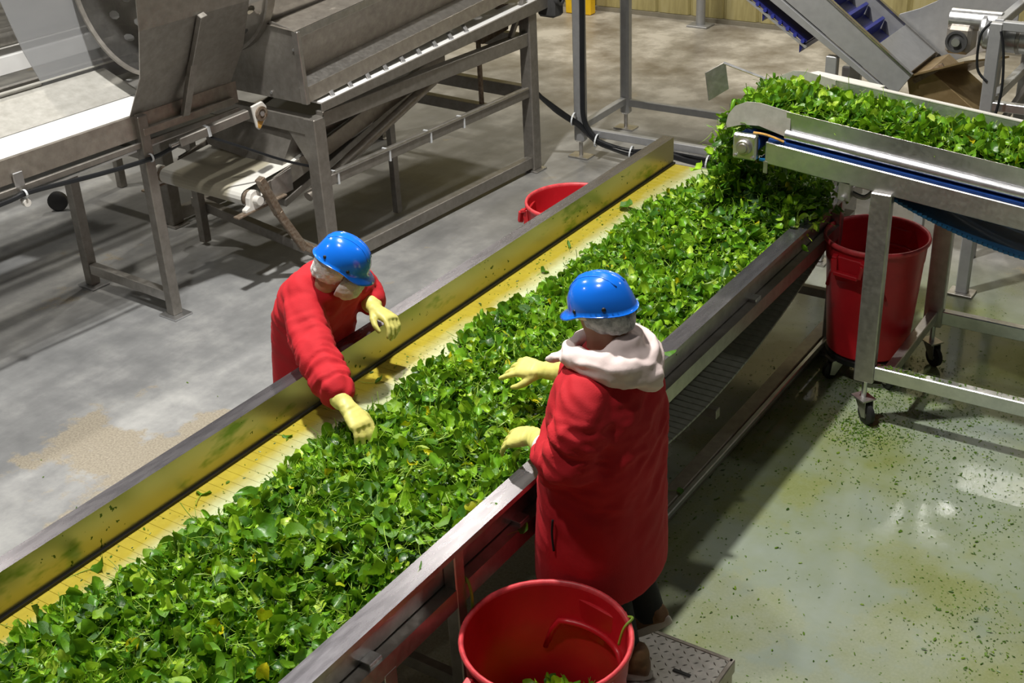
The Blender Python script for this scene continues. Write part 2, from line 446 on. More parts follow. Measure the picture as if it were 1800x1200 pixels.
# ================================================================== main sorting conveyor
XL, XR = -3.336, -2.185          # inner faces of the side walls
Y0, Y1 = 0.5, 6.655
ZB, ZT = 0.783, 0.95
conv = thing('sorting_conveyor', 'long stainless sorting conveyor with yellow-stained belt between two workers', 'conveyor', (-2.76, 3.6, 0))
lw = MB()
lw.prism([(XL, Y0, .70), (XL, Y0, ZT), (XL - .072, Y0, ZT), (XL - .072, Y0, .915), (XL - .066, Y0, .915), (XL - .066, Y0, ZT - .006), (XL - .006, Y0, ZT - .006), (XL - .006, Y0, .70)], (0, Y1 - Y0, 0))
o = obj('side_wall', lw, ['steel_stained', 'steel_flange'], conv, label='far side wall with green smears and flat top flange')
for p in o.data.polygons:
    if p.normal.z > .5: p.material_index = 1
rw = MB()
rw.prism([(XR, Y0, .70), (XR, Y0, ZT), (XR + .085, Y0, ZT), (XR + .085, Y0, .928), (XR + .080, Y0, .928), (XR + .080, Y0, ZT - .006), (XR + .034, Y0, ZT - .006), (XR + .034, Y0, .80), (XR + .028, Y0, .80), (XR + .028, Y0, ZT - .006), (XR + .006, Y0, ZT - .006), (XR + .006, Y0, .70)], (0, Y1 - Y0, 0))
o = obj('side_wall', rw, ['steel', 'steel_flange'], conv, label='near side wall with folded top flange')
for p in o.data.polygons:
    if p.normal.z > .5: p.material_index = 1
# dark rubber seal along the belt
box_part('belt_seal', None, 'black_rubber', conv, XL + .001, XL + .014, Y0, Y1, ZB + .001, ZB + .012, 0)
# belt slats, one by one
slat = MB().box(XL + .004, XR - .004, -.0246, .0246, ZB - .014, ZB)
sl0 = None
n_sl = int((Y1 - Y0) / .05)
for i in range(n_sl):
    y = Y0 + .025 + i * .05
    if sl0 is None:
        s2 = MB(); s2.v = [(p[0], p[1] + y, p[2]) for p in slat.v]; s2.f = slat.f
        sl0 = obj('belt_slat', s2, 'belt_slat', conv, bevel=.0009)
    else:
        o = sl0.copy(); COL.objects.link(o); o.location.y = sl0.location.y + i * .05; o.name = 'belt_slat'
box_part('belt_bed', None, 'steel_dull', conv, XL, XR, Y0, Y1, ZB - .05, ZB - .018, 0)
# side rails (near and far): channel with inward lip
for sgn, xw in ((1, XR + .084), (-1, XL - .08)):
    mb = MB()
    prof = [(0, .72), (0, .795), (-.055 * sgn, .795), (-.055 * sgn, .789), (-.006 * sgn, .789), (-.006 * sgn, .726), (-.055 * sgn, .726), (-.055 * sgn, .72)]
    mb.prism([(xw + a, Y0, z) for a, z in prof], (0, Y1 - Y0 - .25, 0))
    obj('side_rail', mb, 'steel', conv)
# leg frames
for yl in (0.9, 2.67, 4.75, 6.2):
    for xw in (XR + .060, XL - .040):
        if yl == 4.75 and xw > -3: continue
        box_part('leg', None, 'steel', conv, xw - .026, xw + .026, yl - .026, yl + .026, .012, ZT - .008, .004)
        box_part('foot_plate', None, 'steel', conv, xw - .06, xw + .06, yl - .06, yl + .06, 0.001, .012, 0)
    box_part('cross_member', None, 'steel_dull', conv, XL - .040, XR + .060, yl - .02, yl + .02, .34, .39, .003)
# small rail clips between wall and rail
for yl in (2.2, 3.05, 4.05, 5.1):
    box_part('rail_clip', None, 'steel_bright', conv, XR + .03, XR + .075, yl, yl + .06, .785, .81, .002)
box_part('hanger_bracket', None, 'steel', conv, XR + .07, XR + .085, 2.25, 2.31, .52, .73, .002)
# floor beam, right side
bar_part('floor_beam', 'steel_worn', conv, (-2.19, 2.9, .055), (-2.19, 6.5, .055), .075, .10)
bar_part('cable_channel', 'steel_bright', conv, (-2.125, 2.9, .10), (-2.125, 6.3, .10), .025, .03)
bar_part('floor_beam', 'steel_worn', conv, (-3.36, 2.9, .055), (-3.36, 6.5, .055), .075, .10)
# sagging return belt, slat by slat
def sag(y):
    u = (y - 3.15) / (6.35 - 3.15)
    return .72 - 4 * .295 * u * (1 - u) * (1 + .25 * (.5 - u))
rs0 = None; y = 3.2; i = 0
while y < 6.3:
    z = sag(y); sl = math.atan2(sag(y + .02) - sag(y - .02), .04)
    if rs0 is None:
        me = mesh_of('return_slat', MB().box(XL + .10, XR + .03, -.0215, .0215, -.006, .006), 'belt_return', .002)
    o = mobj('return_slat', me, (0, y, z), conv, (sl, 0, 0)); rs0 = o
    y += .048 * math.cos(sl)
    i += 1
# drive drums at the ends of the belt
obj('end_drum', MB().cyl((XL + .01, Y1 - .02, ZB - .08), (XR - .01, Y1 - .02, ZB - .08), .06, 20), 'steel_dull', conv, auto=True)
obj('end_drum', MB().cyl((XL + .01, Y0 + .02, ZB - .08), (XR - .01, Y0 + .02, ZB - .08), .06, 20), 'steel_dull', conv, auto=True)

# ================================================================== discharge (right) conveyor
YN, YF = 5.60, 6.25
SL = -0.0956
def zr(x): return 1.409 + SL * (x + 2.333)          # top of side frame
XA, XB = -2.40, -0.15
dc = thing('feed_conveyor', 'raised stainless feed conveyor with blue belt tipping spinach onto sorting belt', 'conveyor', (-1.4, 5.9, 0))
def xprism(prof, x0, x1, mat, name, bevel=0.0, label=None, auto=False):   # profile (y, dz) swept along the slope
    mb = MB()
    mb.ring_surface([[(x0, y, zr(x0) + dz) for y, dz in prof], [(x1, y, zr(x1) + dz) for y, dz in prof]], True, True)
    return obj(name, mb, mat, dc, bevel, label=label, auto=auto)
for yy, sg in ((YN, 1), (YF, -1)):
    xprism([(yy, -.11), (yy + sg * .045, -.11), (yy + sg * .045, 0), (yy, 0)], XA + .09, XB, 'steel_bright', 'frame_beam', .004)
    # curved guard sheet
    pr = [(.075, .012), (.055, .022), (.040, .050), (.034, .085), (.030, .125), (.022, .165)]
    prof = [(yy + sg * a, z) for a, z in pr] + [(yy + sg * (a + .005), z) for a, z in reversed(pr)]
    xprism(prof, -2.22, XB, 'steel_bright', 'guard_sheet', auto=True)
    # rounded end plate
    pl = [(-2.20, .165), (-2.36, .175), (-2.43, .165), (-2.49, .13), (-2.525, .08), (-2.535, .03), (-2.53, .01), (-2.45, .045), (-2.36, .06), (-2.20, .035)]
    obj('end_plate', MB().prism([(x, yy + sg * .028, zr(x) + dz) for x, dz in pl], (0, sg * .004, 0)), 'steel_pale', dc)
    # bearing block
    bx = -2.408; bz = zr(bx) - .043
    bb = obj('bearing_block', MB().box(bx - .062, bx + .062, yy - sg * .012 - .018, yy - sg * .012 + .018, bz - .065, bz + .065), 'steel_bright', dc, .008)
    obj('bearing_cap', MB().lathe([(.040, 0), (.040, .012), (.034, .018), (.026, .018), (.022, .026), (.001, .027)], (bx, yy - sg * .03, bz), (0, -sg, 0), 24), 'steel', bb, auto=True)
    for a in (-.046, .046):
        for c_ in (-.048, .048):
            obj('bolt', MB().lathe([(.010, 0), (.010, .008), (.001, .009)], (bx + a, yy - sg * .03, bz + c_), (0, -sg, 0), 6), 'steel_bright', bb)
    xprism([(yy - sg * .002, -.16), (yy + sg * .004, -.16), (yy + sg * .004, -.10), (yy - sg * .002, -.10)], XA + .085, XA + .105, 'steel', 'end_bracket')
# guard tube end at the near side (white cylinder)
obj('guard_tube', MB().tube([(-2.22, YN + .035, zr(-2.22) + .05), (XB, YN + .035, zr(XB) + .05)], .026, 12), 'steel_bright', dc, auto=True)
# far wide lip of the guard
xprism([(YF - .03, .168), (YF + .05, .150), (YF + .05, .145), (YF - .03, .163)], -2.20, XB, 'white_plastic', 'guard_lip')
# belt: carrying run, head pulley, return run
def belt_strip(y0, y1, pts, th, mat, name, lab=None, ridges=0):
    mb = MB(); rings = []
    for (x, z) in pts: rings.append([(x, y0, z), (x, y1, z), (x, y1, z - th), (x, y0, z - th)])
    mb.ring_surface(rings); return obj(name, mb, mat, dc, label=lab)
belt_strip(YN + .048, YF - .048, [(x, zr(x) + .02) for x in (-2.44, XB)], .014, 'blue_belt', 'belt', 'blue carrying belt')
belt_strip(YN + .008, YN + .046, [(x, zr(x) + .014) for x in (-2.30, XB)], .012, 'blue_belt', 'belt_edge', 'dark blue belt edge strip')
obj('head_pulley', MB().cyl((-2.42, YN + .05, zr(-2.42) - .045), (-2.42, YF - .05, zr(-2.42) - .045), .062, 20), 'blue_belt', dc, auto=True)
def rz(x):    # hanging return belt
    if x < -1.75: return zr(x) - .115
    u = (x + 1.75) / 1.6
    return zr(x) - .115 - .50 * u * (1 - u) * 1.15
xs = np.linspace(-2.36, XB, 60)
belt_strip(YN + .05, YF - .05, [(x, rz(x)) for x in xs], .010, 'teal_belt', 'return_belt', 'blue return belt hanging in a curve')
mb = MB()
for x in np.arange(-1.72, XB, .024):
    mb.box(x, x + .019, YN + .046, YN + .055, rz(x) - .011, rz(x) + .002)
o = obj('return_belt_teeth', mb, 'teal_belt', dc); tag(o, kind='stuff')
# legs, casters and lower beams
def caster(parent, x, y, rot, r=.058, ztop=.24, stem=True):
    c_, s_ = math.cos(rot), math.sin(rot)
    def T(a, b_, z): return (x + a * c_ - b_ * s_, y + a * s_ + b_ * c_, z)
    if stem: obj('caster_stem', MB().cyl((x, y, r * 2 + .025), (x, y, ztop), .014, 10), 'steel_bright', parent, auto=True)
    obj('caster_plate', MB().prism([T(-.05, -.04, r * 2 + .018), T(.05, -.04, r * 2 + .018), T(.05, .04, r * 2 + .018), T(-.05, .04, r * 2 + .018)], (0, 0, .008)), 'steel', parent)
    for sd in (-.024, .024):
        obj('caster_fork', MB().prism([T(-.045, sd, r * 2 + .02), T(.045, sd, r * 2 + .02), T(.055, sd, r - .012), T(.025, sd, r - .02)], Vector(T(0, .004, 0)) - Vector(T(0, 0, 0))), 'steel', parent)
    ax = Vector(T(0, 1, 0)) - Vector(T(0, 0, 0)); ax.normalize()
    cc = Vector(T(.034, -.017, r))
    w = obj('caster_wheel', MB().lathe([(.001, 0), (r * .8, 0), (r, .006), (r, .028), (r * .8, .034), (.001, .034)], cc, ax, 20), 'black_rubber', parent, auto=True)
    obj('wheel_hub', MB().lathe([(.020, 0), (.016, .005), (.001, .006)], cc, -ax, 12), 'steel', w)
for lx, ly in ((-1.712, YN), (-1.60, 6.36), (-.30, YN), (-.30, 6.36)):
    zt_ = zr(lx) - .10
    obj('leg', MB().box(lx - .05, lx + .05, ly - .025, ly + .025, .235, zt_), 'steel', dc, .005)
    caster(dc, lx + .005, ly, -.6)
for yy, x0 in ((YN, -1.66), (6.36, -1.55)):
    bar_part('lower_beam', 'steel_bright', dc, (x0, yy, .298), (-.32, yy, .298), .05, .075)
for x_, z_ in ((-1.712, 1.19), (-1.60, .298)):
    bar_part('cross_beam', 'steel', dc, (x_, YN + .03, z_), (x_, 6.335, z_), .05, .06)
# belt tensioner under the frame
tb = obj('tensioner_bracket', MB().box(-1.93, -1.87, YN + .0, YN + .05, 1.17, 1.27), 'steel', dc, .005)
obj('tensioner_bolt', MB().cyl((-1.90, YN - .02, 1.19), (-1.90, YN + .08, 1.19), .012, 10), 'steel_bright', tb, auto=True)
obj('hose', MB().tube(smooth_path([(-1.89, YN + .06, 1.20), (-1.82, YN + .07, 1.18), (-1.77, YN + .08, 1.23), (-1.75, YN + .1, 1.28)]), .013, 8), 'steel_dull', dc, auto=True)
obj('ground_wire', MB().tube(smooth_path([(-2.37, YN - .01, zr(-2.37) + .035), (-2.30, YN - .012, zr(-2.3) + .04), (-2.22, YN + .01, zr(-2.2) + .02)]), .006, 6), 'rust_orange', dc, label='thin yellow wire at the bearing')
# deflector paddle at the discharge end
df = thing('deflector_paddle', 'small steel paddle on a thin rod beside the tipping spinach', 'paddle', (-2.85, 6.3, 1.3))
obj('paddle_plate', MB().prism([(-2.965, 6.28, 1.492), (-2.875, 6.34, 1.548), (-2.845, 6.33, 1.405), (-2.935, 6.27, 1.342)], (.006, -.006, .0)), 'steel', df)
obj('rod', MB().cyl((-2.878, 6.335, 1.542), (-2.50, 6.28, 1.475), .008, 8), 'steel_bright', df, auto=True)
obj('hinge_tab', MB().prism([(-2.80, 6.25, 1.35), (-2.72, 6.25, 1.38), (-2.70, 6.25, 1.28), (-2.79, 6.25, 1.25)], (0, .006, 0)), 'steel_dull', df)

# ================================================================== red bins
def make_bin(name, label, loc, R=.280, Hh=.69, rotz=0.0, lift=0.0, inside=True):
    root = bpy.data.objects.new(name, None); COL.objects.link(root); root.location = loc; root.rotation_euler = (0, 0, rotz)
    WL[root.name] = Vector((0, 0, 0)); tag(root, label, 'bin', 'red round plastic bins')
    z0 = lift; zt_ = lift + Hh
    rb = R * .80
    prof = [(.001, z0), (rb - .02, z0), (rb, z0 + .02), (R * .90, z0 + Hh * .60), (R * .93, z0 + Hh * .80), (R * .945, z0 + Hh * .82), (R * .965, zt_ - .03), (R * .985, zt_ - .012),
            (R * .955, zt_ - .012), (R * .945, zt_ - .03), (R * .925, z0 + Hh * .82), (R * .91, z0 + Hh * .80), (R * .88, z0 + Hh * .60), (rb - .02, z0 + .03), (.001, z0 + .018)]
    obj('body', MB().lathe(prof, (0, 0, 0), n=48), 'red_plastic', root, auto=True)
    rim = [(R * .955, zt_ - .020), (R * .985, zt_ - .026), (R * 1.01, zt_ - .020), (R * 1.02, zt_ - .008), (R * 1.005, zt_ + .004), (R * .975, zt_ + .004), (R * .955, zt_ - .006), (R * .955, zt_ - .020)]
    obj('rim', MB().lathe(rim, (0, 0, 0), n=48), 'red_rim', root, smooth=True)
    for sg in (1, -1):
        # bracket handle outside
        pts = [(sg * (R * .95), -.085, zt_ - .05), (sg * (R * 1.06), -.08, zt_ - .06), (sg * (R * 1.10), -.07, zt_ - .13), (sg * (R * 1.10), .07, zt_ - .13), (sg * (R * 1.06), .08, zt_ - .06), (sg * (R * .95), .085, zt_ - .05)]
        h = MB()
        for i in range(len(pts) - 1): h.bar(pts[i], pts[i + 1], .03, .022)
        obj('handle', h, 'red_plastic', root, .004)
        obj('handle_skirt', MB().prism([(sg * R * .90, -.09, zt_ - .05), (sg * R * 1.0, -.09, zt_ - .05), (sg * R * 1.01, -.09, zt_ - .14), (sg * R * .89, -.09, zt_ - .20)], (0, .18, 0)), 'red_plastic', root, .004)
        if inside:      # inner pocket ridge, following the wall
            rg = []
            for k in range(15):
                a = -.76 + 1.52 * k / 14
                e = min(1, (1 - abs(k - 7) / 7) * 4.5)
                rr = R * (.905 - .02 * e)
                rg.append((sg * rr * math.cos(a), rr * math.sin(a), zt_ - .27 + .12 * e))
            obj('inner_ridge', MB().tube(rg, .012, 8), 'red_plastic', root, smooth=True)
    return root
bin_front = make_bin('round_bin', 'open red plastic bin in front of the diamond-plate step', (-1.787, 2.70, 0), .284, .70, rotz=1.41)
bin_back = make_bin('round_bin', 'red plastic bin behind the sorting conveyor, half hidden by its far wall', (-3.70, 6.06, 0), .28, .69, rotz=.3)
bin_side = make_bin('round_bin', 'tall red plastic bin on casters under the feed conveyor', (-1.875, 6.11, 0), .268, .66, rotz=-1.75, lift=.15)
dl = obj('dolly_ring', MB().lathe([(.17, .12), (.215, .12), (.22, .15), (.20, .153), (.17, .135), (.17, .12)], (0, 0, 0), n=28), 'black_rubber', bin_side, auto=True)
for k in range(4):
    a = 2 * math.pi * k / 4 + 1.1
    caster(bin_side, .18 * math.cos(a), .18 * math.sin(a), a, r=.048, stem=False)

# ================================================================== diamond-plate step
st = thing('work_step', 'low work step with diamond-plate top under the standing worker', 'step', (-1.75, 3.2, 0))
box_part('top_plate', None, 'steel', st, -2.06, -1.438, 2.985, 3.415, .188, .198, .002)
tr = MB()
for i in range(20):
    for j in range(14):
        x = -2.04 + i * .031; y = 2.995 + j * .031
        a = .75 if (i + j) % 2 else -.75
        c_, s_ = math.cos(a), math.sin(a); l_, w_ = .013, .0045
        q = [(x + l_ * c_, y + l_ * s_), (x - w_ * s_, y + w_ * c_), (x - l_ * c_, y - l_ * s_), (x + w_ * s_, y - w_ * c_)]
        tr.add([(p[0], p[1], .1975) for p in q] + [(x, y, .2015)], [(0, 1, 4), (1, 2, 4), (2, 3, 4), (3, 0, 4)])
o = obj('tread_pattern', tr, 'steel', st); tag(o, kind='stuff')
for (x0, x1, y0, y1) in ((-2.06, -1.43, 3.405, 3.425), (-2.06, -1.43, 2.975, 2.995), (-1.445, -1.425, 2.975, 3.425), (-2.07, -2.05, 2.975, 3.425)):
    box_part('edge_rail', None, 'steel_worn', st, x0, x1, y0, y1, .14, .2, .003)
for x_ in (-1.45, -2.04):
    for y_ in (3.0, 3.395):
        box_part('leg', None, 'steel_worn', st, x_ - .02, x_ + .02, y_ - .02, y_ + .02, 0.001, .15, .003)
box_part('grip_slot', None, 'black_rubber', st, -1.60, -1.53, 3.255, 3.268, .199, .2022, 0)
# ================================================================== elevator conveyor (back right)
el = thing('elevator_conveyor', 'inclined grey elevator conveyor with dark blue cleated belt, top right', 'conveyor', (-3.0, 7.6, 0))
U = Vector((-.83, 0, .555)).normalized(); Nn = Vector((.555, 0, .83)).normalized()     # along the incline, across it
E0 = Vector((-2.215, 0, 1.18))
def ep(s_, n_, y): p = E0 + U * s_ + Nn * n_; return (p.x, y, p.z)
for yy, nm in ((7.30, 'side_panel'), (7.80, 'side_panel')):
    obj(nm, MB().prism([ep(0, 0, yy), ep(0, .155, yy), ep(3.2, .30, yy), ep(3.2, .03, yy)], (0, .012, 0)), 'steel_panel', el, .002)
    obj('lower_rail', MB().prism([ep(-.02, -.035, yy - .01), ep(-.02, -.008, yy - .01), ep(3.2, .018, yy - .01), ep(3.2, -.085, yy - .01)], (0, .03, 0)), 'steel_panel', el, .002)
    obj('top_lip', MB().prism([ep(0, .150, yy - .012), ep(0, .162, yy - .012), ep(3.2, .307, yy - .012), ep(3.2, .295, yy - .012)], (0, .03, 0)), 'steel_sheet', el, .002)
obj('cleated_belt', MB().prism([ep(.08, .03, 7.32), ep(.08, .045, 7.32), ep(3.2, .12, 7.32), ep(3.2, .105, 7.32)], (0, .47, 0)), 'navy_belt', el)
for k in range(16):
    s_ = .24 + k * .135
    obj('cleat', MB().prism([ep(s_, .045 + .024 * s_, 7.33), ep(s_ + .012, .045 + .024 * s_, 7.33), ep(s_ + .035, .115 + .024 * s_, 7.33), ep(s_ + .015, .115 + .024 * s_, 7.33)], (0, .45, 0)), 'navy_cleat', el)
obj('boot_plate', MB().prism([ep(.02, .03, 7.315), ep(.02, .155, 7.315), ep(.27, .165, 7.315), ep(.22, .05, 7.315)], (0, .485, 0)), 'steel_panel', el, .002)
# return belt with cleats under the incline
obj('return_belt', MB().prism([ep(.62, -.135, 7.34), ep(.62, -.115, 7.34), ep(3.2, -.16, 7.34), ep(3.2, -.18, 7.34)], (0, .43, 0)), 'navy_belt', el)
obj('belt_guide', MB().prism([ep(.60, -.155, 7.33), ep(.60, -.14, 7.33), ep(3.2, -.185, 7.33), ep(3.2, -.20, 7.33)], (0, .012, 0)), 'steel_panel', el)
for k in range(6):
    s_ = .62 + k * .30
    obj('return_cleat', MB().prism([ep(s_, -.15, 7.34), ep(s_ + .035, -.15, 7.34), ep(s_ - .004, -.205, 7.34)], (0, .43, 0)), 'navy_belt', el)
for k in range(22):
    s_ = .64 + k * .06
    obj('belt_knuckle', MB().lathe([(.001, 0), (.013, 0), (.013, .014), (.001, .014)], ep(s_, -.128 - .016 * (s_ - .6), 7.34), (0, -1, 0), 8), 'navy_cleat', el)
box_part('stand_leg', None, 'steel_panel', el, -2.66, -2.59, 7.31, 7.36, .02, 1.36, .004)
box_part('stand_leg', None, 'steel_panel', el, -2.66, -2.59, 7.75, 7.80, .02, 1.36, .004)
for y_ in (7.335, 7.775): box_part('foot_plate', None, 'steel', el, -2.69, -2.56, y_ - .06, y_ + .06, .001, .014, 0)
bar_part('cross_beam', 'steel_panel', el, (-2.625, 7.34, .5), (-2.625, 7.77, .5), .05, .05)
# receiving hopper behind, and its tan drip pan
ho = thing('feed_hopper', 'grey sheet-metal hopper with curved side plate at the foot of the elevator', 'hopper', (-2.0, 8.0, 0))
obj('side_plate', MB().prism([(-2.30, 7.83, 1.30), (-2.44, 7.83, 1.45), (-2.40, 7.83, 1.52), (-2.28, 7.83, 1.565), (-2.18, 7.83, 1.62), (-2.05, 7.83, 1.75), (-1.70, 7.83, 1.78), (-1.70, 7.83, 1.42), (-2.02, 7.83, 1.28), (-2.20, 7.83, 1.17)], (0, .012, 0)), 'steel_panel', ho, .002)
obj('front_plate', MB().prism([(-2.16, 7.32, 1.30), (-2.05, 7.82, 1.18), (-1.72, 7.82, 1.34), (-1.85, 7.32, 1.42)], (.004, 0, -.01)), 'steel_tan', ho)
obj('drip_pan', MB().prism([(-2.15, 7.40, 1.10), (-2.19, 7.40, 1.27), (-2.06, 7.40, 1.325), (-1.76, 7.40, 1.11), (-1.825, 7.40, 1.045)], (0, .38, 0)), 'steel_tan', ho, .003, label='tan metal pan under the hopper')
obj('pan_flange', MB().bar((-2.14, 7.385, 1.25), (-1.98, 7.385, 1.365), .02, .03), 'rust_steel', ho)
for x_ in (-2.15, -1.8):
    box_part('leg', None, 'steel_panel', ho, x_ - .03, x_ + .03, 7.845, 7.90, .001, 1.35, .003)
# frame stand with gear motor
fs = thing('tubular_stand', 'grey square-tube stand at the right edge behind the feed conveyor', 'stand', (-1.4, 7.4, 0))
for x_, y_ in ((-1.69, 7.31), (-.75, 7.31), (-1.69, 8.2), (-.75, 8.2)):
    box_part('leg', None, 'steel_panel', fs, x_ - .035, x_ + .035, y_ - .03, y_ + .03, .012, 1.66, .006)
    fp = box_part('foot_plate', None, 'steel', fs, x_ - .075, x_ + .075, y_ - .06, y_ + .06, .001, .014, .002)
for z_ in (1.645, 1.19):
    bar_part('rail', 'steel_panel' if z_ > 1.5 else 'steel_bright', fs, (-1.66, 7.31, z_), (-.78, 7.31, z_), .05, .05)
    for x_ in (-1.69, -.75): bar_part('rail', 'steel_panel', fs, (x_, 7.335, z_), (x_, 8.175, z_), .05, .05)
bar_part('rail', 'steel_panel', fs, (-1.66, 8.2, 1.645), (-.78, 8.2, 1.645), .05, .05)
bar_part('brace', 'steel_dull', fs, (-1.66, 7.36, .98), (-1.40, 8.15, 1.60), .035, .035)
bar_part('brace', 'steel_dull', fs, (-1.62, 7.33, .85), (-1.05, 7.33, 1.17), .035, .035)
gm_ = thing('gear_motor', 'silver gear motor mounted on the square-tube stand', 'motor', (-1.7, 7.42, 1.45))
obj('gearbox', MB().box(-1.98, -1.84, 7.36, 7.52, 1.44, 1.60), 'steel_worn', gm_, .02)
obj('gearbox_top', MB().cyl((-1.98, 7.44, 1.625), (-1.70, 7.44, 1.625), .058, 18), 'steel_bright', gm_, auto=True)
g_ = obj('shaft_flange', MB().lathe([(.062, 0), (.062, .012), (.048, .012), (.046, .002), (.001, .002)], (-1.915, 7.36, 1.515), (0, -1, 0), 24), 'dark_grey', gm_, auto=True)
obj('shaft', MB().cyl((-1.915, 7.36, 1.515), (-1.915, 7.335, 1.515), .024, 14), 'steel_bright', g_, auto=True)
obj('motor_flange', MB().lathe([(.001, 0), (.085, 0), (.095, .01), (.095, .03), (.08, .045), (.001, .045)], (-1.80, 7.44, 1.58), (1, 0, 0), 26), 'steel_bright', gm_, auto=True)
obj('motor_body', MB().lathe([(.001, 0), (.078, 0), (.085, .05), (.085, .42), (.07, .46), (.001, .46)], (-1.78, 7.44, 1.55), (1, 0, 0), 26), 'steel_bright', gm_, auto=True)
for k in range(3):
    obj('cooling_band', MB().lathe([(.086, 0), (.092, .004), (.092, .02), (.086, .024)], (-1.60 + k * .08, 7.44, 1.55), (1, 0, 0), 26), 'steel', gm_, auto=True)
obj('torque_disc', MB().lathe([(.001, 0), (.13, 0), (.13, .012), (.001, .012)], (-1.735, 7.42, 1.52), (1, .2, 0), 28), 'steel_panel', gm_, auto=True)
obj('mount_plate', MB().box(-1.74, -1.72, 7.33, 7.50, 1.40, 1.65), 'steel_panel', gm_, .003)
tag(obj('motor_cable', MB().tube(smooth_path([(-1.72, 7.30, 1.66), (-1.77, 7.29, 1.58), (-1.765, 7.29, 1.40), (-1.70, 7.28, 1.33)]), .008, 6), 'cable_black', None, auto=True), 'thin black cable looping beside the gear motor', 'cable')
tag(obj('yellow_valve', MB().box(-1.66, -1.60, 7.22, 7.27, 1.02, 1.07).cyl((-1.63, 7.245, 1.07), (-1.63, 7.245, 1.12), .012), 'yellow_paint', None, .006), 'small yellow valve hanging beside the square-tube stand', 'valve')
tag(obj('valve_cord', MB().tube(smooth_path([(-1.63, 7.245, 1.11), (-1.61, 7.255, 1.3), (-1.63, 7.27, 1.50), (-1.66, 7.275, 1.62)]), .008, 6), 'cable_black', None, auto=True), 'thin dark cord holding the small yellow valve', 'cord')
# long feed tray / white rail by the elevator foot
wt = thing('white_tray', 'pale tray edge between the spinach and the elevator conveyor', 'tray', (-2.35, 6.65, 0))
obj('tray_sheet', MB().prism([(-2.46, 6.42, 1.50), (-2.44, 6.60, 1.47), (-2.06, 6.60, 1.435), (-2.05, 6.42, 1.465)], (0, 0, .012)), 'white_plastic', wt, .003)
obj('tray_edge', MB().bar((-2.46, 6.42, 1.485), (-2.05, 6.42, 1.455), .012, .04), 'steel_bright', wt, .003)
box_part('tray_post', None, 'steel', wt, -2.25, -2.21, 6.50, 6.54, .001, 1.45, .003)

# ================================================================== back pole frame, cable, posts
pf = thing('pole_frame', 'grey tubular frame with two tall poles behind the sorting conveyor', 'frame', (-5.0, 8.8, 0))
for x_, y_, r_ in ((-5.03, 8.39, .045), (-5.05, 9.17, .042)):
    obj('pole', MB().box(x_ - r_, x_ + r_, y_ - r_, y_ + r_, .13, 3.2), 'steel_panel', pf, .018)
    obj('foot_screw', MB().cyl((x_, y_, .01), (x_, y_, .15), .016, 10), 'steel', pf, auto=True)
    obj('foot_plate', MB().box(x_ - .09, x_ + .09, y_ - .06, y_ + .06, .001, .014), 'steel', pf, .002)
bar_part('rail', 'steel_panel', pf, (-5.03, 8.43, .25), (-5.05, 9.13, .25), .05, .06)
bar_part('rail', 'steel_panel', pf, (-5.01, 9.17, .23), (-2.9, 9.17, .23), .05, .06)
bar_part('rail', 'steel_panel', pf, (-4.99, 8.39, .22), (-2.9, 8.39, .22), .05, .06)
box_part('pole', None, 'steel_panel', pf, -2.92, -2.84, 8.35, 8.43, .02, 1.0, .01)
box_part('pole', None, 'steel_panel', pf, -2.92, -2.84, 9.13, 9.21, .02, 1.0, .01)
cb = thing('cable_bundle', 'sagging bundle of black cables tied to the tubular frame', 'cables', (-4.6, 8.3, 0))
for k in range(5):
    j = lambda s_: random.uniform(-s_, s_)
    path = [(-5.19, 8.02, .60 + j(.01)), (-5.10, 8.16, .44 + j(.02)), (-5.0, 8.32 + j(.01), .29 + j(.02)), (-4.85, 8.345 + j(.01), .17 + j(.03)), (-4.55, 8.345 + j(.015), .12 + j(.02)), (-4.3, 8.34 + j(.015), .16 + j(.03)), (-3.9, 8.345 + j(.015), .15 + j(.03)), (-3.4, 8.34, .17 + j(.03)), (-3.0, 8.34, .17)]
    obj('cable', MB().tube(smooth_path(path), .016, 7), 'cable_black', cb, auto=True)
obj('cable', MB().tube(smooth_path([(-4.86, 8.34, .18), (-4.96, 8.33, .33), (-4.975, 8.335, .6), (-4.965, 8.335, 1.4), (-4.965, 8.335, 3.1)]), .022, 7), 'cable_black', cb, auto=True)
for p_ in ((-5.03, 8.28, .345), (-4.86, 8.345, .175), (-4.55, 8.345, .125), (-4.42, 8.345, .145), (-3.9, 8.345, .155)):
    obj('cable_tie', MB().lathe([(.048, -.006), (.052, -.006), (.052, .006), (.048, .006), (.048, -.006)], p_, (1, .2, -.15), 14), 'tie_white', cb)
ft = thing('steel_post', 'thin steel post with base plate standing before the yellow wall', 'post', (-5.98, 12.52, 0))
obj('shaft', MB().cyl((-5.98, 12.52, .01), (-5.98, 12.52, 3.2), .05, 14), 'steel_panel', ft, auto=True)
obj('base_plate', MB().box(-6.1, -5.86, 12.42, 12.62, .001, .02), 'steel_panel', ft, .003)
yb = thing('yellow_bollard', 'yellow painted bollard at the foot of the back wall', 'bollard', (-7.45, 12.50, 0))
for x_ in (-7.58, -7.36):
    obj('upright', MB().box(x_ - .055, x_ + .055, 12.44, 12.56, .001, 1.3), 'yellow_paint', yb, .012)
obj('crossbar', MB().box(-7.58, -7.36, 12.47, 12.53, .95, 1.08), 'yellow_paint', yb, .01)

# ================================================================== left machine: rinse drum with catch trough (own rotated frame)
RZ = math.radians(-3.617)
C0 = (-5.363, 5.70, 0)
dm = thing('rinse_drum_machine', 'large stainless drum machine with inclined trough on a welded frame', 'machine', C0, RZ)
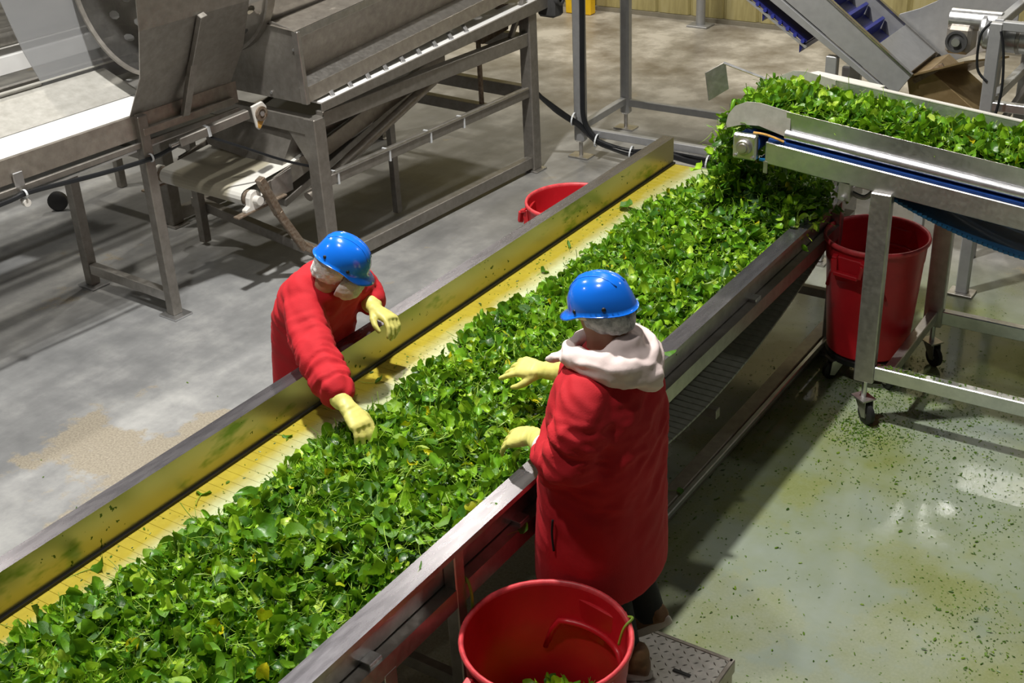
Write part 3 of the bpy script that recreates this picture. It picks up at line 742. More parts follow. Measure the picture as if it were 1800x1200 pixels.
# frame legs and rails; local x to the sorting conveyor, local y away
for lx in (0, -1.6):
    for ly in (0, 2.27):
        box_part('leg', None, 'steel_dull', dm, lx - .05, lx + .05, ly - .05, ly + .05, .012, 1.07 if ly == 0 else 1.24, .006)
        box_part('foot_plate', None, 'steel', dm, lx - .085, lx + .085, ly - .07, ly + .07, .001, .014, .002)
    bar_part('top_rail', 'steel_dull', dm, (lx, .05, 1.045), (lx, 2.22, 1.045), .07, .10)
    bar_part('mid_rail', 'steel_dull', dm, (lx, .05, .635), (lx, 2.22, .635), .06, .07)
    bar_part('floor_rail', 'steel_dull', dm, (lx + .005, .05, .075), (lx + .005, 2.22, .075), .06, .09)
for ly in (0, 2.27):
    bar_part('cross_rail', 'steel_dull', dm, (-1.55, ly, 1.01), (-.05, ly, 1.01), .07, .11)
bar_part('cross_rail', 'steel_dull', dm, (-1.55, 2.27, .62), (-.05, 2.27, .62), .07, .10)
for ly, lx, dx_ in ((0, -.05, -1), (0, -1.55, 1)):
    obj('gusset', MB().prism([(lx, ly - .03, .96), (lx + dx_ * .17, ly - .03, .96), (lx, ly - .03, .74)], (0, .012, 0)), 'steel_dull', dm, .002)
for ly in (.12, .62, 1.05, 1.42):
    obj('pipe_clip', MB().box(-.036, .036, ly, ly + .012, .59, .675), 'tie_white', dm)
obj('conduit', MB().cyl((.028, .1, .675), (.028, 2.2, .675), .012, 8), 'steel', dm, auto=True)
bar_part('knee_brace', 'steel_dull', dm, (.0, 2.05, 1.09), (.0, 2.24, 1.36), .035, .035)
# trough side panel: top lip, leaning panel, lower lip, skirt (rises along +y)
RISE = .092
def tp(x, y, z): return (x, y, z + RISE * y)
def tq(x, y, z): return (x, y, z + .068 * y)
def lsheet(name, quad, th, mat, label=None):
    q = [Vector(p) for p in quad]; n_ = (q[1] - q[0]).cross(q[3] - q[0]).normalized() * th
    return obj(name, MB().prism(q, n_), mat, dm, .0015, label=label)
YE = 2.05
lsheet('top_lip', [tp(-.30, -.06, 1.64), tp(-.02, -.06, 1.62), tp(-.02, 3.2, 1.62), tp(-.30, 3.2, 1.64)], .006, 'steel_worn')
lsheet('lip_face', [tp(-.02, -.06, 1.62), tp(-.02, 3.2, 1.62), tp(-.015, 3.2, 1.575), tp(-.015, -.06, 1.575)], .006, 'steel')
lsheet('trough_panel', [tp(-.03, -.03, 1.58), tp(-.03, 3.2, 1.58), tp(-.13, 3.2, 1.30), tp(-.13, -.03, 1.30)], .006, 'steel_worn')
lsheet('shelf', [tp(-.13, -.03, 1.302), tp(-.13, 3.2, 1.302), tp(-.01, 3.2, 1.265), tp(-.01, -.03, 1.265)], .006, 'steel')
lsheet('skirt', [tp(-.01, -.03, 1.265), tp(-.01, 3.2, 1.265), tp(.0, 3.2, 1.18), tp(.0, -.03, 1.17)], .006, 'steel_worn')
obj('panel_edge', MB().bar(tp(-.02, -.045, 1.62), tp(-.005, -.045, 1.17), .05, .03), 'steel', dm, .003)
# end plate with round cut for the drum
DX, DZ, DR = -.70, 1.97, .54
ang = [math.radians(a) for a in range(-34, -98, -8)]
poly = [(-.02, -.05, 1.62), (-.02, -.05, 1.165), (-.72, -.05, 1.165)] + [(DX + .555 * math.cos(a), -.05, DZ + .555 * math.sin(a)) for a in reversed(ang)]
obj('end_plate', MB().prism(poly, (0, .008, 0)), 'steel_dull', dm, .002)
for (x_, z_) in ((-.05, 1.50), (-.03, 1.27), (-.30, 1.20)):
    obj('bolt', MB().lathe([(.010, 0), (.010, .007), (.001, .008)], (x_, -.05, z_), (0, -1, 0), 6), 'steel_bright', dm)
# inclined product belt under the trough
def prism_l(name, quad, ext, mat, bev=0.002, label=None): return obj(name, MB().prism(quad, ext), mat, dm, bev, label=label)
prism_l('tray_belt', [tq(-1.4, .05, 1.14), tq(.05, .05, 1.14), tq(.05, 2.5, 1.14), tq(-1.4, 2.5, 1.14)], (0, 0, .015), 'white_belt', label='white inclined belt under the trough')
prism_l('tray_rail', [tq(.052, .02, 1.105), tq(.052, .02, 1.16), tq(.052, 2.5, 1.165), tq(.052, 2.5, 1.07)], (.012, 0, 0), 'steel_dull')
for k in range(9):
    y_ = .16 + k * .17
    obj('tray_bracket', MB().bar(tq(.03, y_, 1.16), tq(-.04, y_ + .03, 1.20), .03, .010), 'steel_bright', dm, .002)
obj('tail_drum', MB().cyl(tq(-1.4, 2.52, 1.10), tq(.04, 2.52, 1.10), .055, 18), 'dark_grey', dm, auto=True)
obj('tail_motor', MB().box(-.04, .12, 2.44, 2.58, 1.16, 1.36), 'dark_grey', dm, .02)
obj('motor_shaft', MB().lathe([(.05, 0), (.05, .05), (.028, .05), (.026, .02), (.001, .02)], (.10, 2.50, 1.30), (1, 0, 0), 18), 'dark_grey', dm, auto=True)
obj('motor_mount', MB().prism([(-.06, 2.2, 1.14), (-.06, 2.2, 1.30), (-.06, 2.5, 1.37), (-.06, 2.5, 1.22)], (.02, 0, 0)), 'steel_dull', dm, .003)
prism_l('drive_guard', [(-.10, 1.85, 1.08), (-.10, 1.82, 1.20), (-.10, 2.10, 1.32), (-.10, 2.2, 1.30), (-.10, 2.16, 1.12)], (-.03, 0, 0), 'rust_steel')
bar_part('guard_strut', 'rust_steel', dm, (-.12, 1.82, .62), (-.12, 1.82, 1.12), .03, .03)
bar_part('floor_cross', 'steel_dull', dm, (-1.55, 1.82, .60), (-.05, 1.82, .60), .07, .08)
# perforated drum with real holes
dr = MB(); NA, NY = 40, 24; yA, yB = -.70, 2.6
vid = {}
def dpt(a, y): return (DX + DR * math.cos(a), y, DZ + DR * math.sin(a))
for i in range(NA):
    for j in range(NY):
        a0, a1 = 2 * math.pi * i / NA, 2 * math.pi * (i + 1) / NA
        y0, y1 = yA + (yB - yA) * j / NY, yA + (yB - yA) * (j + 1) / NY
        if (i + j) % 2 == 0 and (0 < j < 4 or 7 < j < NY - 1):
            ac, yc = (a0 + a1) / 2, (y0 + y1) / 2; da, dy = (a1 - a0) * .36, (y1 - y0) * .26
            inner = [dpt(ac + da * math.cos(q), yc + dy * math.sin(q)) for q in [math.pi * (k / 4 + .25) for k in range(8)]]
            outer = [dpt(a1, y1), dpt(a0, y1), dpt(a0, y0), dpt(a1, y0)]
            fs_ = []
            for k in range(4):
                i0 = 4 + 2 * k; i1 = 4 + (2 * k + 1); i2 = 4 + (2 * k + 2) % 8
                fs_ += [(k, i1, i0), (k, (k + 1) % 4, i1), ((k + 1) % 4, i2, i1)]
            dr.add(outer + inner, fs_)
        else:
            dr.add([dpt(a0, y0), dpt(a1, y0), dpt(a1, y1), dpt(a0, y1)], [(0, 1, 2, 3)])
me = mesh_of('drum', dr, 'steel_sheet', 0, False, (DX, 1, DZ))
me.shade_smooth()
mobj('drum', me, (DX, 1, DZ), dm)
obj('drum_rim', MB().lathe([(DR - .004, 0), (DR + .010, 0), (DR + .010, .03), (DR - .004, .03), (DR - .004, 0)], (DX, -.71, DZ), (0, 1, 0), 48), 'steel_dull', dm, auto=True)
obj('drum_rim', MB().lathe([(DR - .01, 0), (DR + .02, 0), (DR + .02, .06), (DR - .01, .06), (DR - .01, 0)], (DX, -.10, DZ), (0, 1, 0), 48), 'steel_dull', dm, auto=True)
# chute sheets either side of the drum mouth
def bent(name, lx0, sgn, pts, y0a, y1a, mat, parts=1):
    mb = MB(); th = .006
    rings = []
    for yy in (0, 1):
        front = [(x, (y0a[i] if yy == 0 else y1a[i]), z) for i, (x, z) in enumerate(pts)]
        back = [(x - sgn * th, (y0a[i] if yy == 0 else y1a[i]), z) for i, (x, z) in enumerate(pts)]
        rings.append(front + back[::-1])
    mb.ring_surface(rings); return obj(name, mb, mat, dm)
NPX = [(-.41, 1.30), (-.275, 1.54), (-.06, 1.86), (-.03, 2.05), (-.03, 2.45)]
bent('chute_side', 0, 1, NPX, [-1.05, -1.03, -1.135, -1.14, -1.17], [-.28, -.25, -.34, -.33, -.36], 'steel_dull')
bent('chute_side', 0, -1, [(-1.22, 1.30), (-1.26, 1.60), (-1.28, 1.92), (-1.30, 2.4)], [-1.03, -1.115, -1.18, -1.25], [-.20, -.18, -.18, -.18], 'clear_sheet')
obj('chute_strut', MB().bar((-.035, -.715, 1.86), (-.245, -.665, 1.545), .05, .035, (1, 0, 0)).bar((-.245, -.665, 1.555), (-.375, -.685, 1.22), .05, .035, (1, 0, 0)), 'steel_dull', dm, .003)
# lower hopper feeding the small belt
lsheet('lower_hopper', [(-1.16, .02, .97), (-.20, .02, .97), (-.26, -.10, .70), (-.95, -.10, .76)], .006, 'steel_dull')
lsheet('lower_hopper_side', [(-.20, .02, .97), (-.20, .9, .97), (-.26, .75, .72), (-.26, -.10, .70)], .006, 'steel_dull')

# ---- infeed conveyor with white belt (left edge), same frame direction
inf = thing('infeed_conveyor', 'stainless infeed conveyor with bright white belt at the left edge', 'conveyor', C0, RZ)
def inp(name, mb, mat, bev=.003, **k): return obj(name, mb, mat, inf, bev, **k)
inp('side_plate', MB().prism([(-.41, -3.2, 1.165), (-.41, -3.2, 1.30), (-.44, -3.2, 1.30), (-.44, -3.2, 1.294), (-.416, -3.2, 1.294), (-.416, -3.2, 1.165)], (0, 2.92, 0)), 'steel_worn', 0)
inp('side_plate', MB().prism([(-1.24, -3.2, 1.13), (-1.24, -3.2, 1.40), (-1.21, -3.2, 1.40), (-1.21, -3.2, 1.394), (-1.234, -3.2, 1.394), (-1.234, -3.2, 1.13)], (0, 2.92, 0)), 'steel_pale', 0)
inp('back_slope', MB().prism([(-1.23, -3.2, 1.37), (-1.224, -3.2, 1.37), (-.88, -3.2, 1.262), (-.886, -3.2, 1.26)], (0, 2.6, 0)), 'steel_pale', 0)
inp('white_belt', MB().box(-1.22, -.42, -3.2, -.35, 1.245, 1.258), 'white_belt', 0, label='bright white belt')
inp('return_belt', MB().prism([(-.45, -3.2, 1.02), (-.45, -.35, 1.09), (-1.2, -.35, 1.09), (-1.2, -3.2, 1.02)], (0, 0, .012)), 'white_belt', 0)
inp('under_rail', MB().bar((-.40, -3.2, 1.125), (-.40, -.25, 1.125), .02, .035), 'steel_dull')
inp('under_rail', MB().bar((-.385, -1.0, 1.20), (-.385, -.30, 1.20), .03, .045), 'steel_worn')
inp('guide_plate', MB().prism([(-.408, -1.02, 1.20), (-.408, -1.02, 1.31), (-.408, -.24, 1.31), (-.408, -.24, 1.17)], (.006, 0, 0)), 'steel_worn')
for lx in (-.408, -1.24):
    inp('leg', MB().box(lx - .035, lx + .035, -1.025, -.955, .012, 1.30 if lx > -1 else 1.12), 'steel_dull', .005)
    inp('foot_plate', MB().box(lx - .075, lx + .085, -1.06, -.92, .001, .013), 'steel_bright', .002)
inp('lower_rail', MB().bar((-1.205, -.99, .13), (-.445, -.99, .13), .055, .07), 'steel', .004)
inp('upper_rail', MB().bar((-1.205, -.99, 1.06), (-.445, -.99, 1.06), .05, .06), 'steel_dull')
inp('hanger', MB().box(-.405, -.39, -1.86, -1.80, 1.06, 1.22), 'steel_bright')
inp('hanger_roller', MB().cyl((-.39, -1.83, 1.05), (-.36, -1.83, 1.05), .022, 12), 'white_plastic', 0, auto=True)
tag(obj('black_caster', MB().lathe([(.001, 0), (.06, 0), (.075, .01), (.075, .045), (.06, .055), (.001, .055)], (-7.99, 5.60, .077), (.6, -.8, 0), 20), 'black_rubber', None, auto=True), 'small black caster wheel on the floor beyond the infeed conveyor', 'caster')
# tensioner arm and flange bearing
ta = thing('belt_tensioner', 'steel tensioner arm with round bearing beside the drum machine', 'tensioner', C0, RZ)
obj('arm', MB().bar((-.33, -.80, 1.09), (-.24, -.32, 1.145), .05, .055), 'steel_dull', ta, .005)
obj('arm_end', MB().cyl((-.335, -.86, 1.083), (-.33, -.79, 1.09), .014, 10), 'steel', ta, auto=True)
obj('arm_tie', MB().bar((-.298, -.615, 1.108), (-.294, -.595, 1.11), .058, .062), 'tie_white', ta)
fb_ = obj('bearing_plate', MB().prism([(-.20, -.33, 1.20), (-.20, -.24, 1.21), (-.20, -.21, 1.17), (-.20, -.22, 1.10), (-.20, -.29, 1.04), (-.20, -.31, 1.06)], (.018, 0, 0)), 'white_plastic', ta, .004)
obj('bearing_insert', MB().lathe([(.046, 0), (.046, .012), (.03, .014), (.028, .006), (.001, .006)], (-.182, -.265, 1.14), (1, 0, 0), 20), 'rust_steel', fb_, auto=True)
obj('shaft_end', MB().cyl((-.18, -.265, 1.14), (-.165, -.265, 1.14), .016, 12), 'steel_bright', fb_, auto=True)
obj('rust_patch', MB().prism([(-.181, -.30, 1.10), (-.181, -.25, 1.095), (-.181, -.285, 1.05), (-.181, -.305, 1.06)], (.002, 0, 0)), 'rust_orange', fb_)

# ---- small take-away belt under the hopper
sb = thing('takeaway_conveyor', 'short conveyor with dirty white belt under the drum machine', 'conveyor', C0, RZ)
def sbp(name, mb, mat, bev=.003, **k): return obj(name, mb, mat, sb, bev, **k)
SR = .055
pts = [(-.44 - SR * math.sin(q), .64 + SR * math.cos(q)) for q in [math.pi * k / 8 for k in range(9)]]
prof = [(1.45, 1.10), (-.05, .735)] + pts + [(1.45, 1.02)]
ring = [[(lx, y, z) for y, z in prof] for lx in (-1.0, -.215)]
mb = MB()
for i in range(len(prof) - 1):
    mb.add([ring[0][i], ring[0][i + 1], ring[1][i + 1], ring[1][i]], [(0, 1, 2, 3)])
mt, t, b = nt('belt_dirty')
tc = node(t, 'ShaderNodeTexCoord'); sx_ = node(t, 'ShaderNodeSeparateXYZ'); t.links.new(tc.outputs['Object'], sx_.inputs[0])
d_ = math_n(t, 'ABSOLUTE', sx_.outputs['X'])
d_ = math_n(t, 'ADD', d_, math_n(t, 'MULTIPLY', noise_tex(t, 5, 3, .5), .10))
c = ramp(t, d_, [(0.30, (0.40, 0.37, 0.28)), (0.335, (0.74, 0.73, 0.68))])
t.links.new(c, b.inputs['Base Color']); b.inputs['Roughness'].default_value = .45
M['belt_dirty'] = mt
sbp('belt', mb, 'belt_dirty', 0, auto=True)
for lx, sg in ((-1.0, -1), (-.215, 1)):
    sbp('roller_end', MB().cyl((lx + sg * .004, -.44, .64), (lx + sg * .03, -.44, .64), .052, 20), 'rust_steel', 0, auto=True)
    pb = sbp('pillow_block', MB().prism([(lx + sg * .035, -.53, .575), (lx + sg * .035, -.35, .575), (lx + sg * .035, -.35, .595), (lx + sg * .035, -.385, .61), (lx + sg * .035, -.39, .66), (lx + sg * .035, -.41, .69), (lx + sg * .035, -.44, .70), (lx + sg * .035, -.47, .69), (lx + sg * .035, -.49, .66), (lx + sg * .035, -.495, .61), (lx + sg * .035, -.53, .595)], (sg * .04, 0, 0)), 'white_plastic', .004)
    obj('cap', MB().cyl((lx + sg * .07, -.44, .64), (lx + sg * .12, -.44, .64), .028, 16), 'white_plastic', pb, auto=True)
    sbp('take_up_bar', MB().bar((lx + sg * .055, -.60, .565), (lx + sg * .055, -.18, .585), .05, .014), 'rust_steel')
    sbp('side_beam', MB().prism([(lx + sg * .03, -.30, .58), (lx + sg * .03, -.30, .70), (lx + sg * .03, 1.5, 1.11), (lx + sg * .03, 1.5, .99)], (sg * .012, 0, 0)), 'steel_worn', .002)
    sbp('side_cover', MB().prism([(lx + sg * .05, -.28, .58), (lx + sg * .05, -.10, .59), (lx + sg * .05, -.10, .74), (lx + sg * .05, -.28, .71)], (sg * .006, 0, 0)), 'steel', .002)
sbp('bent_bracket', MB().bar((-.10, -.42, .78), (-.10, -.30, .50), .05, .05).bar((-.10, -.31, .52), (-.06, -.16, .22), .05, .05).bar((-.07, -.17, .25), (.0, -.06, .16), .05, .05), 'rust_steel', .004)
sbp('low_rail', MB().bar((-1.25, -.06, .28), (-.05, -.06, .16), .06, .07), 'steel_dull')
sbp('under_trough', MB().prism([(-.9, -.1, .50), (-.25, -.1, .50), (-.25, 1.35, .94), (-.9, 1.35, .94)], (0, 0, -.05)), 'steel_dull')
sbp('drain_pipe', MB().cyl((-.12, -.02, .52), (-.12, 1.35, .97), .035, 14), 'steel_worn', 0, auto=True)
bar_l = sbp('post', MB().bar((-1.12, -.12, .02), (-1.12, -.12, .60), .06, .06), 'steel_dull')
sbp('post', MB().bar((-.30, 1.0, .02), (-.30, 1.0, .82), .05, .05), 'steel_dull')
# cable from the infeed conveyor to the drum machine
cr = thing('hanging_cable', 'black cable strung along the infeed conveyor to the tensioner', 'cable', C0, RZ)
obj('cable', MB().tube(smooth_path([(-.37, -3.0, 1.08), (-.37, -2.0, 1.09), (-.37, -1.80, 1.10), (-.365, -1.35, 1.06), (-.365, -.98, 1.04), (-.34, -.78, 1.075), (-.30, -.62, 1.085)]), .014, 8), 'cable_black', cr, auto=True)
obj('cable', MB().tube(smooth_path([(-.29, -.60, 1.07), (-.2, -.45, .98), (-.1, -.22, .84), (-.05, -.02, .74)]), .009, 8), 'cable_black', cr, auto=True)
for p_ in ((-.37, -1.83, 1.10), (-.365, -.99, 1.045)):
    obj('blue_tie', MB().lathe([(.022, -.006), (.026, -.006), (.026, .006), (.022, .006), (.022, -.006)], p_, (0, 1, 0), 12), 'tie_white', cr)
# neighbouring conveyor rails far left
nb = thing('side_conveyor', 'pale conveyor rails behind the infeed conveyor, upper left corner', 'conveyor', C0, RZ)
for (lx, z0, z1, mtl) in ((-2.6, 1.25, 1.40, 'steel'), (-2.2, 1.22, 1.34, 'white_belt'), (-2.0, 1.02, 1.20, 'steel'), (-1.62, .98, 1.20, 'steel')):
    obj('rail', MB().box(lx - .02, lx + .02, -3.4, .6, z0, z1), mtl, nb, .004)
obj('belt', MB().box(-2.6, -2.2, -3.4, .6, 1.28, 1.30), 'white_belt', nb)
obj('cover', MB().prism([(-2.55, -3.4, 1.40), (-2.55, .6, 1.40), (-2.2, .6, 1.52), (-2.2, -3.4, 1.52)], (0, 0, .006)), 'steel', nb)
for ly in (-3.0, .3):
    for lx in (-2.6, -1.66): obj('leg', MB().box(lx - .03, lx + .03, ly - .03, ly + .03, .001, 1.2), 'steel_dull', nb, .004)
obj('cross_rail', MB().bar((-2.6, .3, .5), (-1.66, .3, .5), .05, .05), 'steel_dull', nb)
# ================================================================== spinach
def make_leaf_variant(seed, wr, cup, bend, wave, stem_len, curl, nu=6, nv=4):
    r = random.Random(seed)
    V = []; F = []
    ph = r.uniform(0, 6.28); ph2 = r.uniform(0, 6.28); tw = r.uniform(-.7, .7)
    for i in range(nu + 1):
        u = i / nu
        u = (1 - math.cos(math.pi * u)) / 2 * .85 + u * .15
        w = wr * max(0, 1 - abs(2 * u ** .85 - 1) ** 2.3) ** .5 + .012
        for j in range(nv + 1):
            s_ = (j / nv - .5) * 2
            rag = 1 + .10 * math.sin(5 * u * 3 + ph + s_ * 2)
            y = s_ * w * rag
            z = cup * (abs(s_) ** 1.5) * w * 1.4 + wave * math.sin(9 * u + ph2 + (2.2 if s_ > 0 else 0)) * abs(s_) * w * 2
            x = u
            # bend along the length and twist
            th = bend * u
            xx = math.sin(th) / bend if abs(bend) > 1e-3 else u
            zz = (1 - math.cos(th)) / bend if abs(bend) > 1e-3 else 0
            a = tw * u
            V.append((xx, y * math.cos(a) - z * math.sin(a), zz + y * math.sin(a) + z * math.cos(a)))
    for i in range(nu):
        for j in range(nv):
            a = i * (nv + 1) + j
            F.append((a, a + 1, a + nv + 2, a + nv + 1))
    SV = []; SF = []; ns = 4
    cy, cz = r.uniform(-.5, .5), r.uniform(-.25, .35)
    for i in range(ns + 1):
        u = i / ns; x = -stem_len * u + .15 * (1 - u)
        y = cy * (u ** 2) * stem_len; z = cz * (u ** 2) * stem_len
        rr = .024 * (1 - .15 * u)
        for k in range(3):
            q = 2.094 * k
            SV.append((x, y + rr * math.cos(q), z + rr * math.sin(q) - .008))
    for i in range(ns):
        for k in range(3):
            k2 = (k + 1) % 3
            SF.append((i * 3 + k, i * 3 + k2, i * 3 + 3 + k2, i * 3 + 3 + k))
    return np.array(V), F, np.array(SV), SF
VAR = []
for k in range(10):
    r = random.Random(100 + k)
    VAR.append(make_leaf_variant(k, (.34, .40, .30, .22, .36, .16, .42, .27, .33, .12)[k], r.uniform(-.5, .8), r.choice([-1, 1]) * r.uniform(.3, 1.6), r.uniform(.04, .18), r.uniform(.6, 1.5), 0))
for k in range(3):
    VAR.append(make_leaf_variant(50 + k, .035, .2, (.5, -.8, 1.1)[k], .02, .9, 0))
NLEAF = 10
PAL = np.array([(0.030, 0.105, 0.010), (0.055, 0.175, 0.010), (0.105, 0.27, 0.012), (0.16, 0.35, 0.015), (0.24, 0.44, 0.022), (0.34, 0.52, 0.05), (0.50, 0.48, 0.012)])
PAL = PAL * np.array((1.14, 1.07, 1.0))
PALP = np.array([.13, .21, .25, .20, .135, .06, .015])

def rot_mats(yaw, pitch, roll):
    cy, sy = np.cos(yaw), np.sin(yaw); cp, sp = np.cos(pitch), np.sin(pitch); cr_, sr = np.cos(roll), np.sin(roll)
    R = np.empty((len(yaw), 3, 3))
    R[:, 0, 0] = cy * cp; R[:, 0, 1] = cy * sp * sr - sy * cr_; R[:, 0, 2] = cy * sp * cr_ + sy * sr
    R[:, 1, 0] = sy * cp; R[:, 1, 1] = sy * sp * sr + cy * cr_; R[:, 1, 2] = sy * sp * cr_ - cy * sr
    R[:, 2, 0] = -sp; R[:, 2, 1] = cp * sr; R[:, 2, 2] = cp * cr_
    return R
def leaf_cloud(name, pos, size, R, bed=None, tint_shift=None, with_stem=0.75, parent=None):
    """one mesh of many leaves (stuff)"""
    N = len(pos); var = np.where(RNG.random(N) < .84, RNG.integers(0, NLEAF, N), RNG.integers(NLEAF, len(VAR), N))
    allV = []; allF = []; allC = []; base = 0
    ci = RNG.choice(len(PAL), N, p=PALP); col = PAL[ci] * RNG.uniform(.75, 1.25, (N, 1))
    col[var >= NLEAF] = np.array((.28, .44, .05)) * RNG.uniform(.6, 1.1, ((var >= NLEAF).sum(), 1))
    stem_on = RNG.random(N) < with_stem
    for k, (V, F, SV, SF) in enumerate(VAR):
        idx = np.nonzero(var == k)[0]
        if not len(idx): continue
        P = np.einsum('nij,vj->nvi', R[idx] * size[idx, None, None], V) + pos[idx, None, :]
        nv_ = V.shape[0]
        Fa = np.array(F)[None] + (np.arange(len(idx)) * nv_)[:, None, None] + base
        allV.append(P.reshape(-1, 3)); allF.append(Fa.reshape(-1, 4))
        rib = np.ones((nv_, 1)); rib[2::5] = 1.35
        allC.append((col[idx][:, None, :] * rib[None]).reshape(-1, 3)); base += len(idx) * nv_
        idx = idx[stem_on[idx]]
        if not len(idx): continue
        P = np.einsum('nij,vj->nvi', R[idx] * size[idx, None, None], SV) + pos[idx, None, :]
        ns_ = SV.shape[0]
        Fa = np.array(SF)[None] + (np.arange(len(idx)) * ns_)[:, None, None] + base
        allV.append(P.reshape(-1, 3)); allF.append(Fa.reshape(-1, 4))
        sc_ = col[idx] * .35 + np.array((.27, .43, .045)) * .8
        allC.append(np.repeat(sc_[:, None, :], ns_, 1).reshape(-1, 3)); base += len(idx) * ns_
    nleaf = sum(len(f) for f in allF)
    if bed is not None:
        bv, bf = bed
        allV.append(bv); allF.append(bf + base); allC.append(np.tile((.02, .07, .006), (len(bv), 1))); base += len(bv)
    Vv = np.concatenate(allV); Ff = np.concatenate(allF); Cc = np.concatenate(allC)
    me = bpy.data.meshes.new(name)
    me.vertices.add(len(Vv)); me.vertices.foreach_set('co', Vv.astype(np.float32).ravel())
    me.loops.add(len(Ff) * 4); me.loops.foreach_set('vertex_index', Ff.astype(np.int32).ravel())
    me.polygons.add(len(Ff)); me.polygons.foreach_set('loop_start', np.arange(0, len(Ff) * 4, 4, dtype=np.int32))
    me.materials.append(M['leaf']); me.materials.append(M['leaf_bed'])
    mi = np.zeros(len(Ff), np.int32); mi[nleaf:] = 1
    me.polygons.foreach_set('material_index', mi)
    me.update(calc_edges=True)
    ca = me.color_attributes.new('tint', 'FLOAT_COLOR', 'POINT')
    ca.data.foreach_set('color', np.concatenate([Cc, np.ones((len(Cc), 1))], 1).astype(np.float32).ravel())
    me.shade_smooth()
    o = bpy.data.objects.new(name, me); COL.objects.link(o); WL[o.name] = Vector((0, 0, 0))
    o['kind'] = 'stuff'
    return o
def wob(x, s, seed):
    r = np.random.default_rng(seed); f = r.uniform(.6, 2.2, 5) * s; p = r.uniform(0, 6.28, 5)
    return sum(np.sin(x * a + b_) for a, b_ in zip(f, p)) / 5
def wob2(x, y, s, seed):
    r = np.random.default_rng(seed); out = 0
    for k in range(7):
        a = r.uniform(0, 6.28); f = s * r.uniform(.6, 1.8)
        out = out + np.sin((x * np.cos(a) + y * np.sin(a)) * f + r.uniform(0, 6.28))
    return out / 4
def sst(t_): t_ = np.clip(t_, 0, 1); return t_ * t_ * (3 - 2 * t_)
def xleft(y): return -3.165 + .045 * wob(y, 5, 3) + .03 * wob(y, 16, 4) - .10 * sst((2.5 - y) / .7) + .14 * sst((y - 6.1) / .5)
def heap_h(x, y):
    e = x - xleft(y)
    h = sst(e / .22) * (.045 + .065 * sst(e / .65)) * (1 + .30 * wob2(x, y, 9, 5)) + .012 * wob2(x, y, 30, 6) * sst(e / .1)
    h = h + .20 * np.exp(-((x + 2.52) / .30) ** 2 - ((y - 5.98) / .38) ** 2)
    return np.maximum(h, 0) * sst((6.62 - y) / .25)
# bed surface under the leaves
gx = np.linspace(-3.28, XR - .003, 50); gy_ = np.linspace(1.2, 6.6, 220)
GX, GY = np.meshgrid(gx, gy_); GH = heap_h(GX, GY)
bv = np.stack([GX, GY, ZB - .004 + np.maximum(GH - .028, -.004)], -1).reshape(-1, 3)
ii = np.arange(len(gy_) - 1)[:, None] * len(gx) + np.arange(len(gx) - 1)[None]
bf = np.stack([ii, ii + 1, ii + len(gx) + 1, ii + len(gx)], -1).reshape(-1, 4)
def scatter_main(N):
    x = RNG.uniform(-3.30, XR - .025, N * 2); y = RNG.uniform(1.25, 6.6, N * 2)
    h = heap_h(x, y); keep = (h > .012)
    x, y, h = x[keep][:N], y[keep][:N], h[keep][:N]; n = len(x)
    u = 1 - .45 * RNG.random(n) ** 1.6
    z = ZB + h * u + RNG.uniform(-.004, .012, n)
    size = np.clip(RNG.normal(.056, .015, n), .026, .10) * np.where(RNG.random(n) < .3, .7, 1)
    R = rot_mats(RNG.uniform(0, 6.283, n), RNG.normal(0, .52, n), RNG.normal(0, .66, n))
    x = np.minimum(x, XR - .035)
    return np.stack([x, y, z], 1), size, R
pos, size, R = scatter_main(17500)
o = leaf_cloud('spinach_heap', pos, size, R, (bv, bf))
tag(o, 'deep green heap of loose spinach leaves spread along the sorting belt', 'spinach', kind='stuff')

# falling curtain and the dark clump against the near wall
n = 900
yy = RNG.uniform(5.66, 6.24, n); tt = RNG.random(n)
xx = -2.50 - .13 * np.sqrt(tt) + RNG.normal(0, .035, n); zz = 1.50 - .55 * tt + RNG.normal(0, .02, n)
pos = np.stack([xx, yy, zz], 1); size = np.clip(RNG.normal(.055, .012, n), .03, .085)
n2 = 420
p2 = np.stack([RNG.normal(-2.24, .08, n2), RNG.normal(5.93, .13, n2), .90 + .16 * RNG.random(n2)], 1); p2[:, 0] = np.minimum(p2[:, 0], -2.06)
pos = np.concatenate([pos, p2]); size = np.concatenate([size, np.full(n2, .055)]); n = len(pos)
R = rot_mats(RNG.uniform(0, 6.283, n), RNG.normal(0, .9, n), RNG.normal(0, .8, n))
o = leaf_cloud('falling_spinach', pos, size, R)
tag(o, 'curtain of spinach leaves tumbling off the feed conveyor end', 'spinach', kind='stuff')

# spinach carried on the feed conveyor
def feed_h(x, y):
    s_ = sst((y - YN - .03) / .14) * sst((YF - .03 - y) / .14)
    return (.055 + .075 * s_) * (1 + .16 * wob2(x, y, 9, 21)) * (1 - .25 * sst((x + .9) / .7))
n = 3400
x = RNG.uniform(-2.50, -.35, n); y = RNG.uniform(YN + .10, YF - .09, n)
z = np.array([zr(a) for a in x]) + .02 + feed_h(x, y) * (1 - .4 * RNG.random(n) ** 1.6) - .25 * np.maximum(0, -2.36 - x)
size = np.clip(RNG.normal(.066, .015, n), .03, .10)
R = rot_mats(RNG.uniform(0, 6.283, n), RNG.normal(0, .45, n), RNG.normal(0, .5, n))
gx2 = np.linspace(-2.42, -.3, 60); gy2 = np.linspace(YN + .05, YF - .05, 24); A_, B_ = np.meshgrid(gx2, gy2)
bv2 = np.stack([A_, B_, 1.409 + SL * (A_ + 2.333) + feed_h(A_, B_) - .02], -1).reshape(-1, 3)
